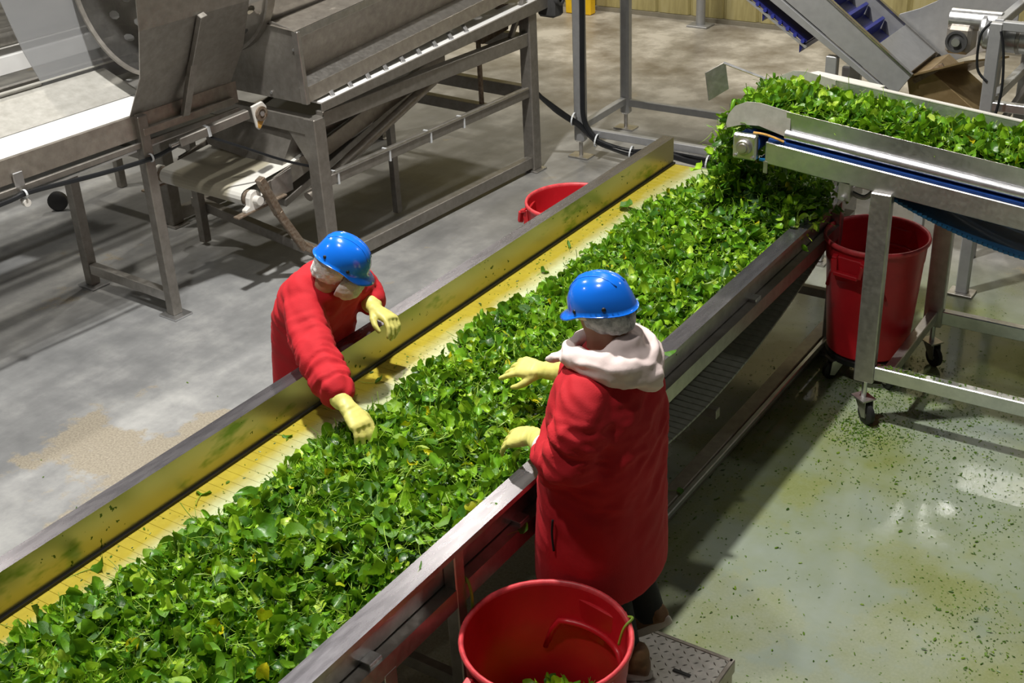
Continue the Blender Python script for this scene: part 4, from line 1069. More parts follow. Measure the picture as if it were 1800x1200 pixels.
ii = np.arange(len(gy2) - 1)[:, None] * len(gx2) + np.arange(len(gx2) - 1)[None]
bf2 = np.stack([ii, ii + 1, ii + len(gx2) + 1, ii + len(gx2)], -1).reshape(-1, 4)
o = leaf_cloud('spinach_load', np.stack([x, y, z], 1), size, R, (bv2, bf2))
tag(o, 'thick layer of bright spinach leaves riding on the feed conveyor', 'spinach', kind='stuff')

# scraps inside the front bin
n = 260
a = RNG.uniform(0, 6.283, n); rr = np.sqrt(RNG.random(n)) * .19
pos = np.stack([-1.77 + rr * np.cos(a), 2.70 + rr * np.sin(a), .28 + .05 * RNG.random(n)], 1)
pos[:, 2] += .06 * np.exp(-(rr / .13) ** 2)
R = rot_mats(RNG.uniform(0, 6.283, n), RNG.normal(0, .5, n), RNG.normal(0, .5, n))
o = leaf_cloud('discarded_leaves', pos, np.full(n, .06), R); tag(o, 'small pile of rejected leaves at the bottom of the front bin', 'spinach', kind='stuff')

# individual leaves on top of the near heap: blade with a stem part
blade_me, stem_me = [], []
for k, (V, F, SV, SF) in enumerate(VAR[:NLEAF]):
    me = bpy.data.meshes.new('spinach_leaf'); me.from_pydata(V.tolist(), [], F); me.materials.append(M['leaf_single']); me.shade_smooth(); blade_me.append(me)
    me = bpy.data.meshes.new('stem'); me.from_pydata(SV.tolist(), [], SF); me.materials.append(M['green_stem']); me.shade_smooth(); stem_me.append(me)
def single_leaf(k, loc, size, rot, label, group, tone=.3):
    o = bpy.data.objects.new('spinach_leaf', blade_me[k]); COL.objects.link(o)
    o.location = loc; o.scale = (size,) * 3; o.rotation_euler = rot; o.color = (1, 1, 1, tone)
    tag(o, label, 'leaf', group)
    s_ = bpy.data.objects.new('stem', stem_me[k]); COL.objects.link(s_); s_.parent = o
    return o
cnt = 0; rr_ = random.Random(5)
while cnt < 280:
    y = 1.72 + 1.75 * rr_.random() ** 1.15; x = rr_.uniform(-3.22, XR - .05)
    h = float(heap_h(np.array([x]), np.array([y]))[0])
    if h < .03: continue
    tone = min(1.0, rr_.random() ** 1.05)
    tw = 'dark green' if tone < .22 else 'mid green' if tone < .58 else 'light green' if tone < .92 else 'yellowish'
    kk = rr_.randrange(10); sh = ('narrow' if kk in (5, 9, 3) else 'broad' if kk in (1, 6, 4) else 'oval')
    side = 'beside the yellow belt edge' if x < -2.95 else 'along the near wall flange' if x > -2.42 else 'in the middle of the heap'
    wh = 'in the foreground' if y < 2.45 else 'just before the workers\' gloves'
    single_leaf(kk, (x, y, ZB + h + .012), max(.04, rr_.gauss(.064, .012)), (rr_.gauss(0, .5), rr_.gauss(0, .42), rr_.uniform(0, 6.28)),
                f'{sh} {tw} spinach leaf {side} {wh}', 'spinach leaves on top of the heap', tone)
    cnt += 1
loose = [((-3.285, 2.10, ZB + .006), .085, (.1, -.1, .9), 'single dark spinach leaf lying apart on the yellow belt edge, lower left'),
         ((-3.275, 2.62, ZB + .006), .075, (-.1, .1, 1.9), 'single crumpled leaf against the far wall seam near the worker in front'),
         ((-3.30, 3.10, ZB + .004), .05, (0, .1, .3), 'small dark leaf on the yellow belt just below the reaching sleeve'),
         ((-3.235, 3.62, ZB + .004), .055, (0, 0, .6), 'thin dark leaf on the yellow belt under the bent glove'),
         ((-3.20, 4.92, ZB + .008), .06, (.3, 0, 1.2), 'small dark leaf clump alone on the middle of the yellow belt'),
         ((-3.23, 5.25, ZB + .006), .055, (.1, 0, 2.4), 'flat narrow leaf on the yellow belt below the half-hidden bin'),
         ((-3.27, 5.86, ZB + .008), .085, (.2, -.2, .2), 'curled dark leaf resting against the far wall near its end'),
         ((-2.13, 4.19, ZT + .006), .062, (.1, .1, .2), 'bright leaf hanging over the near wall flange behind the pink hood'),
         ((-2.14, 2.945, ZT + .003), .028, (0, 0, .6), 'tiny pale leaf on the near flange below the worker sleeve'),
         ((-2.145, 2.52, ZT + .003), .03, (0, 0, 2.0), 'tiny dark leaf on the scratched bright stretch of near flange'),
         ((-2.10, 3.02, .80), .05, (.1, .1, 1.0), 'green leaf caught on the lower side rail'),
         ((-2.17, 4.42, .11), .05, (.1, 0, .4), 'yellow-green leaf lying on the floor beam')]
for i, (l, s_, r_, lab) in enumerate(loose): single_leaf(i % 10, l, s_, r_, lab, 'stray spinach leaves')
# a drooping stalk on the near leg and the front bin rim
tag(obj('leaf_stalk', MB().tube(smooth_path([(-2.125, 2.712, .80), (-2.098, 2.705, .795), (-2.085, 2.705, .74), (-2.09, 2.71, .66)]), .006, 6), 'green_stem', None, smooth=True), 'limp green stalk hanging from the near conveyor leg', 'stalk')
tag(obj('leaf_stalk', MB().tube(smooth_path([(-1.60, 2.915, .70), (-1.575, 2.90, .715), (-1.59, 2.87, .69), (-1.605, 2.86, .62)]), .005, 6), 'green_stem', None, smooth=True), 'thin green stalk hooked over the rim of the front bin', 'stalk')

# floor scraps: small flakes of leaf
def flakes(name, label, pts, smin, smax, kindmat='leaf'):
    n = len(pts); V = []; F = []
    sz = RNG.uniform(smin, smax, n) * np.where(RNG.random(n) < .12, 1.8, 1); yaw = RNG.uniform(0, 6.283, n); asp = RNG.uniform(.25, .7, n)
    tmpl = np.array([(-1, 0), (-.4, .8), (.5, .6), (1, 0), (.4, -.7), (-.5, -.6)])
    X = tmpl[None, :, 0] * sz[:, None]; Y = tmpl[None, :, 1] * (sz * asp)[:, None]
    c_, s_ = np.cos(yaw)[:, None], np.sin(yaw)[:, None]
    px = X * c_ - Y * s_ + pts[:, 0:1]; py = X * s_ + Y * c_ + pts[:, 1:2]
    pz = np.abs(RNG.normal(0, 1, (n, 6))) * (sz * .25)[:, None] + pts[:, 2:3]
    Vv = np.stack([px, py, pz], -1).reshape(-1, 3)
    q = np.array([(0, 1, 2, 3), (0, 3, 4, 5)])
    Ff = (q[None] + (np.arange(n) * 6)[:, None, None]).reshape(-1, 4)
    me = bpy.data.meshes.new(name); me.from_pydata(Vv.tolist(), [], Ff.tolist()); me.materials.append(M['leaf'])
    ca = me.color_attributes.new('tint', 'FLOAT_COLOR', 'POINT')
    col = np.array([(.03, .08, .006), (.06, .14, .01), (.10, .20, .012), (.16, .26, .02)])[RNG.integers(0, 4, n)]
    ca.data.foreach_set('color', np.concatenate([np.repeat(col, 6, 0), np.ones((n * 6, 1))], 1).astype(np.float32).ravel())
    o = bpy.data.objects.new(name, me); COL.objects.link(o); tag(o, label, 'leaf scraps', kind='stuff'); return o
def gauss_pts(n, cx, cy, sx, sy, z=.002): return np.stack([RNG.normal(cx, sx, n), RNG.normal(cy, sy, n), np.full(n, z)], 1)
pts = np.concatenate([np.stack([RNG.uniform(-2.05, .6, 900), RNG.uniform(3.45, 7.2, 900), np.full(900, .002)], 1),
    gauss_pts(900, -1.66, 5.50, .10, .09), gauss_pts(1500, -1.35, 5.75, .35, .28), gauss_pts(1300, -1.75, 6.0, .25, .25), gauss_pts(700, -1.0, 5.1, .4, .22),
    gauss_pts(500, -.75, 4.3, .18, .2), gauss_pts(500, -2.15, 5.3, .12, .5), gauss_pts(200, -1.9, 3.9, .25, .3)])
flakes('leaf_scraps', 'green leaf scraps scattered over the wet floor by the feed conveyor', pts, .002, .0075)
pts = np.concatenate([gauss_pts(260, -4.05, 2.47, .10, .05), gauss_pts(40, -4.4, 3.2, .5, .5)])
pts = pts[pts[:, 0] < -3.5]
flakes('leaf_scraps', 'pale dry leaf scraps on the floor beside the far wall, lower left', pts, .004, .012)
n = 700
pts = np.stack([RNG.uniform(XL + .02, -3.0, n), RNG.uniform(1.7, 6.5, n), np.full(n, ZB + .001)], 1)
flakes('belt_scraps', 'tiny dark leaf bits stuck to the yellow belt edge', pts, .002, .007)
n = 150
pts = np.stack([RNG.uniform(-1.66, -1.54, n), RNG.uniform(5.58, 5.62, n), np.full(n, .337)], 1); pts[:, 0] += RNG.exponential(.3, n); pts = pts[pts[:, 0] < -.35]
flakes('beam_scraps', 'leaf bits lying on the lower beam of the feed conveyor', pts, .004, .009)

# ================================================================== people
def fuse(name, mb, voxel, mat, smooth_it=3, disp=None, keep=None):
    """one continuous skin from overlapping closed shapes"""
    me = bpy.data.meshes.new('tmp'); me.from_pydata(mb.v, [], mb.f)
    bm = bmesh.new(); bm.from_mesh(me); bmesh.ops.recalc_face_normals(bm, faces=bm.faces); bm.to_mesh(me); bm.free()
    tmp = bpy.data.objects.new('tmp', me); COL.objects.link(tmp)
    rm = tmp.modifiers.new('r', 'REMESH'); rm.mode = 'VOXEL'; rm.voxel_size = voxel
    dg = bpy.context.evaluated_depsgraph_get()
    out = bpy.data.meshes.new_from_object(tmp.evaluated_get(dg))
    bpy.data.objects.remove(tmp); bpy.data.meshes.remove(me)
    bm = bmesh.new(); bm.from_mesh(out)
    for _ in range(smooth_it): bmesh.ops.smooth_vert(bm, verts=bm.verts, factor=.5, use_axis_x=True, use_axis_y=True, use_axis_z=True)
    bm.normal_update()
    if disp:
        mv = [(v, v.normal.copy() * disp(v.co, v.normal)) for v in bm.verts]
        for v, d in mv: v.co += d
        for _ in range(1): bmesh.ops.smooth_vert(bm, verts=bm.verts, factor=.3, use_axis_x=True, use_axis_y=True, use_axis_z=True)
    bm.to_mesh(out); bm.free()
    out.name = name
    for mm in ([mat] if isinstance(mat, str) else mat): out.materials.append(M[mm])
    out.shade_smooth()
    return out
def link_mesh(name, me, parent=None, label=None, xf=None):
    co = np.empty(len(me.vertices) * 3, np.float32); me.vertices.foreach_get('co', co); co = co.reshape(-1, 3)
    if xf is not None:
        Mx = np.array(xf); co = co @ Mx[:3, :3].T + Mx[:3, 3]
    c = (co.min(0) + co.max(0)) / 2
    if parent is None: c[2] = co[:, 2].min()
    me.vertices.foreach_set('co', (co - c).astype(np.float32).ravel()); me.update()
    o = mobj(name, me, c.tolist(), parent)
    if label: o['label'] = label
    return o
def oval(c, a, b_, p=2.3, n=28):
    c = Vector(c); a = Vector(a); b_ = Vector(b_); out = []
    for k in range(n):
        t_ = 2 * math.pi * k / n; cx, sy = math.cos(t_), math.sin(t_)
        out.append(c + a * (math.copysign(abs(cx) ** (2 / p), cx)) + b_ * (math.copysign(abs(sy) ** (2 / p), sy)))
    return out
def frame(origin, fwd, up):
    f = Vector(fwd).normalized(); u = Vector(up); u = (u - f * u.dot(f)).normalized(); l = u.cross(f)
    mx = Matrix.Identity(4)
    for i in range(3): mx[i][0] = f[i]; mx[i][1] = l[i]; mx[i][2] = u[i]; mx[i][3] = Vector(origin)[i]
    return mx
def xfm(mb, mx):
    mb.v = [tuple(mx @ Vector(p)) for p in mb.v]; return mb
# ---- head pieces in head frame: x forward, y left, z up, origin mid-head
def head_mb():
    mb = MB(); rings = []
    for z, a, b_, cx in ((-.125, .035, .035, .035), (-.115, .055, .045, .035), (-.09, .075, .058, .022), (-.05, .088, .066, .012), (0, .096, .074, 0), (.04, .098, .077, -.004), (.075, .088, .070, -.006), (.10, .064, .052, -.008), (.115, .03, .025, -.008)):
        rings.append(oval((cx, 0, z), (a, 0, 0), (0, b_, 0), 2.1, 24))
    mb.ring_surface(rings)
    mb.limb([(.092, 0, .01), (.112, 0, -.03)], [.010, .015], 10)                         # nose
    for s_ in (-1, 1): mb.limb([(-.005, s_ * .078, -.03), (-.008, s_ * .084, .012)], [.012, .016], 8)   # ears
    mb.limb([(.088, -.02, -.065), (.094, 0, -.066), (.088, .02, -.065)], [.009, .011, .009], 8)          # lips
    mb.limb([(.0, 0, -.06), (-.02, 0, -.17)], [.055, .058], 16)                          # neck
    return mb
def helmet(person, mx, lab):
    n = 40; rings = []
    prof = [(0.0, .128), (.25, .126), (.5, .116), (.7, .098), (.85, .072), (.95, .045), (1.0, .012), (1.015, -.004)]
    for r_, z in prof:
        ring = []
        for k in range(n):
            t_ = 2 * math.pi * k / n; c_, s_ = math.cos(t_), math.sin(t_)
            rx, ry = (.138 if c_ > 0 else .140), .114
            f = max(r_, .001)
            zz = z
            if r_ >= .95: zz += -.022 * max(0, -c_) ** 1.5 + .004 * c_
            if r_ < .9: zz += .006 * math.exp(-(s_ * r_ * 8) ** 2) * (1 - (r_ - .3) ** 2) if r_ > .05 else .006
            ring.append((rx * c_ * f, ry * s_ * f, zz))
        rings.append(ring)
    # flared edge and peak
    for ext, dz in ((.008, -.008), (.024, -.016), (.038, -.021)):
        ring = []
        for k in range(n):
            t_ = 2 * math.pi * k / n; c_, s_ = math.cos(t_), math.sin(t_)
            pk = sst(np.array((c_ - .15) / .6)) ** 1.0
            e = .006 + float(pk) * ext; rx, ry = (.140, .1155)
            zz = -.006 - .022 * max(0, -c_) ** 1.5 + dz * float(pk) + .004 * c_
            ring.append((rx * 1.01 * c_ + e * c_, ry * 1.01 * s_ + e * s_ * .45, zz))
        rings.append(ring)
    inner = [[(p[0] * .975, p[1] * .97, p[2] - .004) for p in r_] for r_ in reversed(rings)]
    mb = MB().ring_surface(rings + inner, True, True)
    h = obj('safety_helmet', xfm(mb, mx @ Matrix.Scale(.945, 4)), 'blue_helmet', person, smooth=True, label=lab)
    mx = mx @ Matrix.Scale(.945, 4)
    # raised ribs on the crown
    for s_ in (-.030, 0, .030):
        pts = []
        for k in range(13):
            q = -1.0 + 2.0 * k / 12
            x = .125 * math.sin(q * 1.05) ; rr = min(.98, math.sqrt((x / .139) ** 2 + (s_ / .114) ** 2))
            z = float(np.interp(rr, [p[0] for p in prof], [p[1] for p in prof]))
            pts.append((x, s_, z - .001))
        obj('crown_rib', xfm(MB().tube(pts, .004, 8), mx), 'blue_helmet', h, smooth=True)
    for s_ in (-1, 1):
        for xx_ in (.055, -.075):
            a = math.atan2(s_ * math.sqrt(max(0, 1 - (xx_ / .139) ** 2)) * .114, xx_)
            p = Vector((xx_, s_ * .114 * math.sqrt(1 - (xx_ / .139) ** 2) * 1.0, .012)); nr = Vector((xx_ / .139 ** 2, p.y / .114 ** 2, .0)).normalized()
            obj('vent_hole', xfm(MB().lathe([(.001, .004), (.0065, .0035), (.0085, .001), (.0085, -.004)], p, nr, 14), mx), 'black_rubber', h, smooth=True)
    # cream headband under the shell
    rg = [[(x * math.cos(2 * math.pi * k / 32), y * math.sin(2 * math.pi * k / 32), z - .012 * max(0, -math.cos(2 * math.pi * k / 32))) for k in range(32)] for x, y, z in ((.120, .098, -.002), (.117, .095, -.030), (.112, .090, -.030), (.114, .092, -.002))]
    obj('headband', xfm(MB().ring_surface(rg + [rg[0]], True, False), mx), 'cream_band', h, smooth=True)
    return h
def hairnet(person, mx, mat, lab, low=-.085):
    mb = MB(); rings = []
    for z, a, b_, cx in ((low - .02, .05, .055, -.055), (low, .075, .075, -.035), (-.055, .098, .088, -.018), (-.02, .106, .092, -.008), (.03, .108, .094, -.004), (.08, .09, .08, -.004), (.11, .05, .045, -.004)):
        rings.append(oval((cx, 0, z), (a, 0, 0), (0, b_, 0), 2.1, 24))
    mb.ring_surface(rings)
    me = fuse('hairnet', mb, .008, mat, 2, lambda c, n_: .006 * noise.noise(c * 42) + .004 * noise.noise(c * 90))
    # open the front so the face shows
    bm = bmesh.new(); bm.from_mesh(me)
    kill = [f for f in bm.faces if f.calc_center_median().x > .045 and f.calc_center_median().z < .035]
    bmesh.ops.delete(bm, geom=kill, context='FACES'); bm.to_mesh(me); bm.free()
    return link_mesh('hairnet', me, person, lab, mx)
# ---- hand: x to the fingers, y thumb side, z back of hand; side=+1 thumb on +y
def hand_mb(curl, thumb, side, spread=.10, grow=1.0):
    mb = MB()
    pal = [oval((x, cy * side, z), (0, b_, 0), (0, 0, c_), 2.6, 18) for x, b_, c_, cy, z in ((-.012, .030, .024, 0, 0), (.01, .034, .024, .002, 0), (.045, .043, .021, .002, .002), (.085, .046, .018, -.001, .004), (.100, .040, .013, -.001, .003))]
    mb.ring_surface(pal)
    for k, (by, ln, r0) in enumerate(((.034, .074, .0112), (.0115, .083, .0115), (-.0115, .077, .011), (-.033, .060, .0098))):
        d = Vector((math.cos(spread * (1.2 - k * .8)), math.sin(spread * (1.2 - k * .8)) * side, 0)); p = Vector((.092, by * side, .003)); pts = [p - d * .02, p]; ang_ = .12
        cv = curl[k] if isinstance(curl, (list, tuple)) else curl
        for q, seg in enumerate((.46, .31, .23)):
            ang_ += cv * (.75, 1.0, .7)[q]
            dd = Vector((d.x * math.cos(ang_), d.y * math.cos(ang_), -math.sin(ang_)))
            p = p + dd * ln * seg * 1.0; pts.append(p)
        mb.limb(pts, [r0, r0 * 1.02, r0 * .98, r0 * .90, r0 * .78], 10)
    t0 = Vector((.018, .026 * side, -.006)); d1 = Vector((.72, .62 * side, -.25)).normalized()
    t1 = t0 + d1 * .042; d2 = Vector((.88, (.40 - .4 * thumb) * side, -.25 - .4 * thumb)).normalized(); t2 = t1 + d2 * .034; t3 = t2 + Vector((.95, (.15 - .5 * thumb) * side, -.2 - .3 * thumb)).normalized() * .026
    mb.limb([t0, t1, t2, t3], [.017, .0145, .012, .0095], 10)
    grow = 1.12
    if grow != 1.0: mb.v = [(p[0] * 1.06, p[1] * grow, p[2] * grow) for p in mb.v]
    return mb
def glove(person, mx, curl, thumb, side, cuff, name_lab, elbow, spread=.12):
    """rubber glove with a gauntlet running back towards the elbow"""
    mb = hand_mb(curl, thumb, side, spread)
    b = (mx.inverted() @ Vector(elbow)).normalized()
    yv = Vector((0, 1, 0)); yv = (yv - b * yv.dot(b)).normalized(); zv = b.cross(yv)
    def R_(d, w, h, n=18): return oval(b * d, yv * w, zv * h, 2.1, n)
    mb.ring_surface([R_(d, w, h) for d, w, h in ((cuff, .049, .046), (cuff - .012, .048, .045), (cuff * .5, .043, .038), (.02, .036, .030), (-.02, .036, .026))])
    me = fuse('glove', mb, .0045, 'yellow_glove', 2, lambda c, n_: (.0022 * noise.noise(Vector((c.x * 60, c.y * 22, c.z * 22))) if c.x < .03 else .0008 * noise.noise(c * 60)))
    g_ = link_mesh('rubber_glove', me, person, name_lab, mx)
    mb = MB().ring_surface([R_(d, w, h, 20) for d, w, h in ((cuff + .05, .046, .043), (cuff - .004, .050, .047), (cuff - .006, .045, .042), (cuff + .045, .042, .040))])
    obj('cuff', xfm(mb, mx), 'white_cuff', g_, smooth=True, label='white inner cuff')
    return g_
def fold(c, n_, amp, sc, axis=None):
    p = Vector(c) * sc
    a = noise.noise(p); b_ = noise.noise(p * 2.3 + Vector((7, 3, 1)))
    rdg = 1 - 2 * abs(noise.noise(p * 1.2 + Vector((1, 9, 4))))
    return amp * (.45 * a + .25 * b_ + .5 * (rdg - .5))
def shoe(person, mx, lab=None):
    up = [oval((x, 0, z), (0, w, 0), (0, 0, h), 2.4, 18) for x, w, z, h in ((-.075, .022, .045, .026), (-.068, .034, .052, .036), (-.03, .038, .060, .045), (.03, .040, .052, .036), (.09, .045, .040, .026), (.14, .042, .034, .020), (.172, .026, .030, .013), (.18, .012, .028, .008))]
    mb = MB().ring_surface(up); mb.limb([(-.03, 0, .06), (-.03, 0, .11)], [.042, .044], 16)
    me = fuse('shoe', mb, .006, 'shoe_leather', 2)
    s_ = link_mesh('shoe', me, person, lab, mx)
    pl = []
    for k in range(28):
        t_ = 2 * math.pi * k / 28; c_, sn = math.cos(t_), math.sin(t_)
        pl.append((.05 + .135 * c_, (.040 + .006 * c_) * sn))
    rings = [[(x * s2 + .05 * (1 - s2), y * s2, z) for x, y in pl] for z, s2 in ((0, .97), (.006, 1.0), (.024, 1.02), (.030, .98))]
    obj('sole', xfm(MB().ring_surface(rings), mx), 'shoe_sole', s_, smooth=False, auto=True)
    for k in range(4):
        x = .015 + k * .022
        obj('lace', xfm(MB().tube([(x, -.024, .090 - k * .009), (x + .004, 0, .098 - k * .010), (x, .024, .090 - k * .009)], .0035, 6), mx), 'cream_band', s_, smooth=True)
    return s_

def build_worker(name, label, sections, slv_, arms, legs, head_mx, neck_pts, hair_mat, hair_lab, helm_lab, seed):
    # body: head, neck, trunk, arms, legs as one continuous skin
    mb = xfm(head_mb(), head_mx)
    mb.limb(*neck_pts)
    mb.ring_surface([oval(c, Vector(a) * .80, Vector(b_) * .82) for c, a, b_ in sections])
    for pts, rs in arms: mb.limb(pts, rs, 14)
    for pts, rs in legs: mb.limb(pts, [r_ * .86 for r_ in rs], 14)
    me = fuse('person', mb, .0095, 'skin', 2)
    person = link_mesh('person', me); tag(person, label, 'person')
    # coat
    mb = MB().ring_surface([oval(c, a, b_) for c, a, b_ in sections])
    for pts, rs in slv_: mb.limb(pts, rs, 18)
    off = Vector((seed * 3.1, seed, 0))
    paths = []
    for pts, rs in slv_:
        acc = 0; segs = []
        for p0, p1 in zip(pts[:-1], pts[1:]):
            p0, p1 = Vector(p0), Vector(p1); ln = (p1 - p0).length; segs.append((p0, p1, acc, ln)); acc += ln
        paths.append((segs, acc))
    def disp(c, n_):
        lower = min(1, max(0, (c.z - .55) / .5))
        k = .004 + .010 * lower
        d1 = noise.noise(Vector((c.x * 9 + off.x, c.y * 9 + off.y, c.z * 2.2)))
        q = Vector((c.x * 6 + c.z * 9, c.y * 6 - c.z * 5, c.z * 4)) + off
        d2 = 1 - 2 * abs(noise.noise(q * 1.3)); d3 = 1 - 2 * abs(noise.noise(q * 2.9 + Vector((3, 1, 7))))
        out = k * (.8 * d1 + .7 * (d2 - .5) * lower + .35 * (d3 - .5) * lower)
        for path, tot in paths:        # gathers running round the sleeves
            best = (9, 0)
            for (p0, p1, l0, ln) in path:
                t_ = max(0, min(1, (c - p0).dot(p1 - p0) / ln ** 2)); dd = (c - p0.lerp(p1, t_)).length
                if dd < best[0]: best = (dd, l0 + t_ * ln)
            if best[0] < .14:
                w_ = min(1, max(0, (best[1] - .04) / .10)) * min(1, (.14 - best[0]) / .03)
                q2 = Vector((best[1] * 30 + 1.2 * noise.noise(c * 9 + off), c.x * 5, c.z * 7)) + off
                out += w_ * .013 * (.45 - 2 * abs(noise.noise(q2)))
        return out
    me = fuse('coat', mb, .0105, 'red_coat', 3, disp)
    coat = link_mesh('work_coat', me, person, 'long red work coat')
    return person, coat

# ---------- worker on the near side (right), facing -x
hx = frame((-1.885, 3.255, 1.645), (-.955, .03, -.27), (-.2, 0, 1)) @ Matrix.Scale(.91, 4)
secs = [((-1.90, 3.26, .565), (-.215, 0, 0), (0, .262, 0)), ((-1.90, 3.26, .58), (-.222, 0, 0), (0, .267, 0)), ((-1.90, 3.26, .75), (-.215, 0, 0), (0, .27, 0)), ((-1.895, 3.26, 1.0), (-.205, 0, 0), (0, .26, 0)),
        ((-1.88, 3.26, 1.17), (-.195, 0, 0), (0, .245, 0)), ((-1.865, 3.26, 1.30), (-.175, 0, .02), (0, .235, 0)), ((-1.86, 3.26, 1.39), (-.145, 0, .02), (0, .205, 0)), ((-1.862, 3.26, 1.455), (-.10, 0, .02), (0, .13, 0)), ((-1.87, 3.26, 1.49), (-.07, 0, .01), (0, .08, 0))]
LWr, RWr = Vector((-2.155, 3.225, 1.065)), Vector((-2.355, 3.60, 1.10))
slv = [([(-1.855, 3.10, 1.375), (-1.85, 3.035, 1.28), (-1.875, 3.02, 1.165), (-1.93, 3.06, 1.13), (-1.985, 3.10, 1.115)], [.092, .096, .098, .098, .09]),
       ([(-1.87, 3.42, 1.375), (-1.93, 3.50, 1.28), (-2.00, 3.56, 1.20), (-2.09, 3.575, 1.17), (-2.18, 3.585, 1.145)], [.09, .088, .085, .078, .070])]
arm = [([(-1.855, 3.10, 1.375), (-1.85, 3.035, 1.28), (-1.875, 3.03, 1.165), (-1.99, 3.11, 1.12), LWr], [.06, .055, .048, .042, .028]),
       ([(-1.87, 3.42, 1.375), (-1.93, 3.50, 1.28), (-2.00, 3.56, 1.20), (-2.12, 3.58, 1.165), RWr], [.06, .055, .048, .042, .028])]
legp = [([(-1.88, 3.17, .85), (-1.83, 3.165, .58), (-1.755, 3.16, .32)], [.095, .082, .062]), ([(-1.88, 3.34, .85), (-1.84, 3.33, .60), (-1.745, 3.335, .37)], [.095, .082, .060])]
w1, coat1 = build_worker('person', 'worker in red coat and blue helmet with pale pink hood, standing by the front bin', secs, slv, arm, legp, hx,
    ([(-1.87, 3.255, 1.42), (-1.885, 3.255, 1.56)], [.058, .056], 16), 'hairnet_grey', None, None, 1)
helmet(w1, hx, 'glossy blue bump cap with small peak')
hairnet(w1, hx, 'hairnet_grey', 'grey-white hairnet')
for pts, rs in legp:
    tr_ = obj('trouser_leg', MB().limb(pts, rs, 16), 'black_cloth', w1, smooth=True)
shoe(w1, frame((-1.725, 3.155, .2015), (-.96, -.28, 0), (0, 0, 1)), 'brown lace-up shoe with pale sole')
shoe(w1, frame((-1.705, 3.335, .30), (-.70, .05, -.58), (-.58, 0, .70)), 'brown shoe with the heel lifted')
glove(w1, frame(LWr, (-.86, .02, -.36), (-.30, -.25, .9)), [.22, .26, .30, .34], .3, -1, .12, 'pale yellow rubber glove', (-1.93, 3.06, 1.13), .16)
glove(w1, frame(RWr, (-.97, -.02, -.14), (-.1, -.35, .93)), [.10, .24, .30, .34], .1, 1, .15, 'pale yellow rubber glove', (-2.09, 3.575, 1.17), .16)
# note: facing -x, the thumb of the near hand lies towards +y
# pink hood hanging round the neck and down the back
hd = MB()
hood = [((-1.985, 3.25, 1.475), .028), ((-1.975, 3.19, 1.478), .034), ((-1.92, 3.145, 1.485), .044), ((-1.84, 3.13, 1.485), .052), ((-1.765, 3.16, 1.475), .060), ((-1.735, 3.25, 1.46), .066), ((-1.765, 3.34, 1.475), .058), ((-1.84, 3.375, 1.485), .05), ((-1.92, 3.36, 1.485), .042), ((-1.975, 3.31, 1.478), .034), ((-1.985, 3.26, 1.475), .028)]
hd.limb(smooth_path([p for p, r_ in hood], 3), list(np.interp(np.linspace(0, 10, 31), range(11), [r_ for p, r_ in hood])), 14)
hd.limb([(-1.74, 3.17, 1.455), (-1.705, 3.25, 1.425), (-1.74, 3.33, 1.455)], [.05, .062, .05], 14)
hd.limb([(-1.80, 3.17, 1.52), (-1.765, 3.25, 1.535), (-1.80, 3.33, 1.52)], [.035, .045, .035], 14)
hd.limb([(-1.96, 3.19, 1.475), (-2.01, 3.17, 1.455), (-2.05, 3.165, 1.435)], [.026, .022, .012], 10)
me = fuse('hood', hd, .0075, 'pink_cloth', 3, lambda c, n_: fold((c.x, c.y, c.z * 1.6), n_, .018, 10) - .004)
hood_o = link_mesh('hood', me, w1, 'pale pink hood folded down at the neck')
obj('pocket_slit', MB().tube(smooth_path([(-1.93, 2.985, .93), (-1.935, 2.985, .87), (-1.93, 2.985, .80)]), .004, 6), 'black_cloth', coat1, smooth=True)

# ---------- worker on the far side (left), leaning over the wall, facing +x
hx2 = frame((-3.305, 3.585, 1.372), (.78, .32, -.54), (.50, .25, .82)) @ Matrix.Scale(.91, 4)
def tsec(c, th, a, b_): return (c, (a * math.cos(th), 0, -a * math.sin(th)), (0, b_, 0))
secs = [tsec((-3.60, 3.63, .42), 0, .175, .225), tsec((-3.60, 3.63, .435), 0, .18, .23), tsec((-3.59, 3.63, .70), 0, .165, .215), tsec((-3.575, 3.63, .88), .2, .155, .205), tsec((-3.55, 3.63, 1.03), .42, .155, .21),
        tsec((-3.495, 3.62, 1.145), .70, .15, .215), tsec((-3.435, 3.615, 1.215), .85, .125, .19), tsec((-3.395, 3.61, 1.25), .9, .09, .13), tsec((-3.37, 3.605, 1.275), .9, .062, .08)]
RW2, LW2 = Vector((-2.99, 3.175, .965)), Vector((-3.325, 3.775, 1.055))
slv = [([(-3.45, 3.46, 1.165), (-3.36, 3.395, 1.10), (-3.265, 3.325, 1.055), (-3.16, 3.26, 1.02), (-3.075, 3.215, .995)], [.088, .088, .084, .078, .070]),
       ([(-3.45, 3.77, 1.15), (-3.465, 3.85, 1.10), (-3.455, 3.87, 1.06), (-3.40, 3.83, 1.055)], [.085, .080, .076, .068])]
arm = [([(-3.45, 3.46, 1.165), (-3.36, 3.395, 1.10), (-3.265, 3.325, 1.055), (-3.12, 3.24, 1.005), RW2], [.06, .055, .048, .042, .028]),
       ([(-3.45, 3.77, 1.15), (-3.465, 3.85, 1.10), (-3.45, 3.86, 1.06), LW2], [.058, .052, .046, .028])]
legp = [([(-3.60, 3.54, .85), (-3.60, 3.54, .50), (-3.62, 3.53, .09)], [.085, .072, .052]), ([(-3.60, 3.72, .85), (-3.60, 3.72, .50), (-3.62, 3.73, .09)], [.085, .072, .052])]
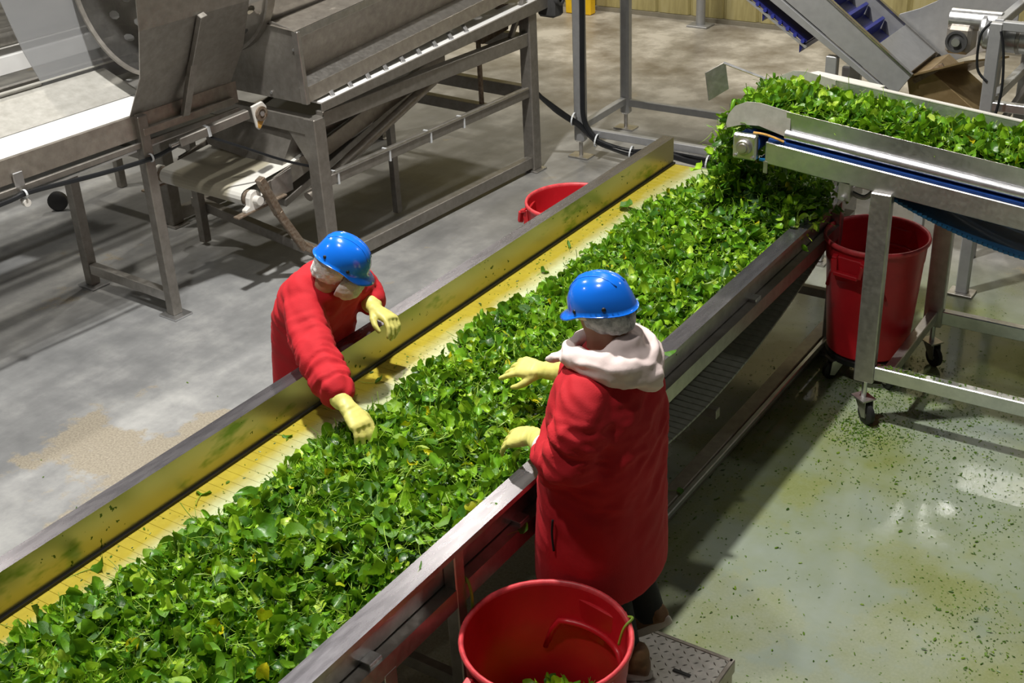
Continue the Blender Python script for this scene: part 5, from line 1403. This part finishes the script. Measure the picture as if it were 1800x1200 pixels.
w2, coat2 = build_worker('person', 'worker in red coat, blue helmet and white face mask, leaning over the far wall', secs, slv, arm, legp, hx2,
    ([(-3.42, 3.60, 1.20), (-3.34, 3.60, 1.31)], [.058, .055], 16), 'hairnet_white', None, None, 4)
helmet(w2, hx2, 'glossy blue bump cap tipped forward')
hairnet(w2, hx2, 'hairnet_white', 'white gathered hairnet', low=-.11)
for pts, rs in legp: obj('trouser_leg', MB().limb(pts, rs, 16), 'black_cloth', w2, smooth=True)
for y_ in (3.53, 3.73): shoe(w2, frame((-3.65, y_, .001), (1, 0, 0), (0, 0, 1)))
glove(w2, frame(RW2, (.80, -.22, -.50), (.42, -.05, .85)), [.30, .34, .40, .45], .4, 1, .085, 'yellow rubber glove reaching into the leaves', (-3.16, 3.24, 1.02), .10)
glove(w2, frame(LW2, (.88, -.12, -.25), (.35, .30, .88)), [.45, .55, .60, .65], .4, -1, .075, 'yellow rubber glove with bent fingers', (-3.45, 3.86, 1.06), .10)
# mask
mk = MB(); rings = []
for x, b_, c_, z in ((.045, .084, .076, -.094), (.085, .080, .074, -.092), (.122, .066, .062, -.088), (.142, .038, .038, -.086), (.147, .014, .016, -.086)):
    rings.append(oval((x, 0, z), (0, b_, 0), (0, 0, c_), 2.2, 22))
mk.ring_surface(rings)
me = fuse('mask', mk, .006, 'mask_white', 2, lambda c, n_: fold(c, n_, .008, 26))
mo = link_mesh('face_mask', me, w2, 'white gauze face mask', hx2)
for s_ in (-1, 1):
    obj('ear_loop', xfm(MB().tube(smooth_path([(.075, s_ * .066, -.04), (.03, s_ * .080, -.015), (-.005, s_ * .088, .0)]), .0022, 5), hx2), 'white_cuff', mo, smooth=True)
    obj('eye', xfm(MB().lathe([(.001, .010), (.008, .007), (.011, 0), (.008, -.006), (.001, -.008)], (.084, s_ * .032, .005), (1, s_ * .2, 0), 12), hx2), 'white_cuff', w2, smooth=True)
for s_ in (-1, 1):
    obj('eye', xfm(MB().lathe([(.001, .010), (.008, .007), (.011, 0), (.008, -.006), (.001, -.008)], (.084, s_ * .032, .005), (1, s_ * .2, 0), 12), hx), 'white_cuff', w1, smooth=True)
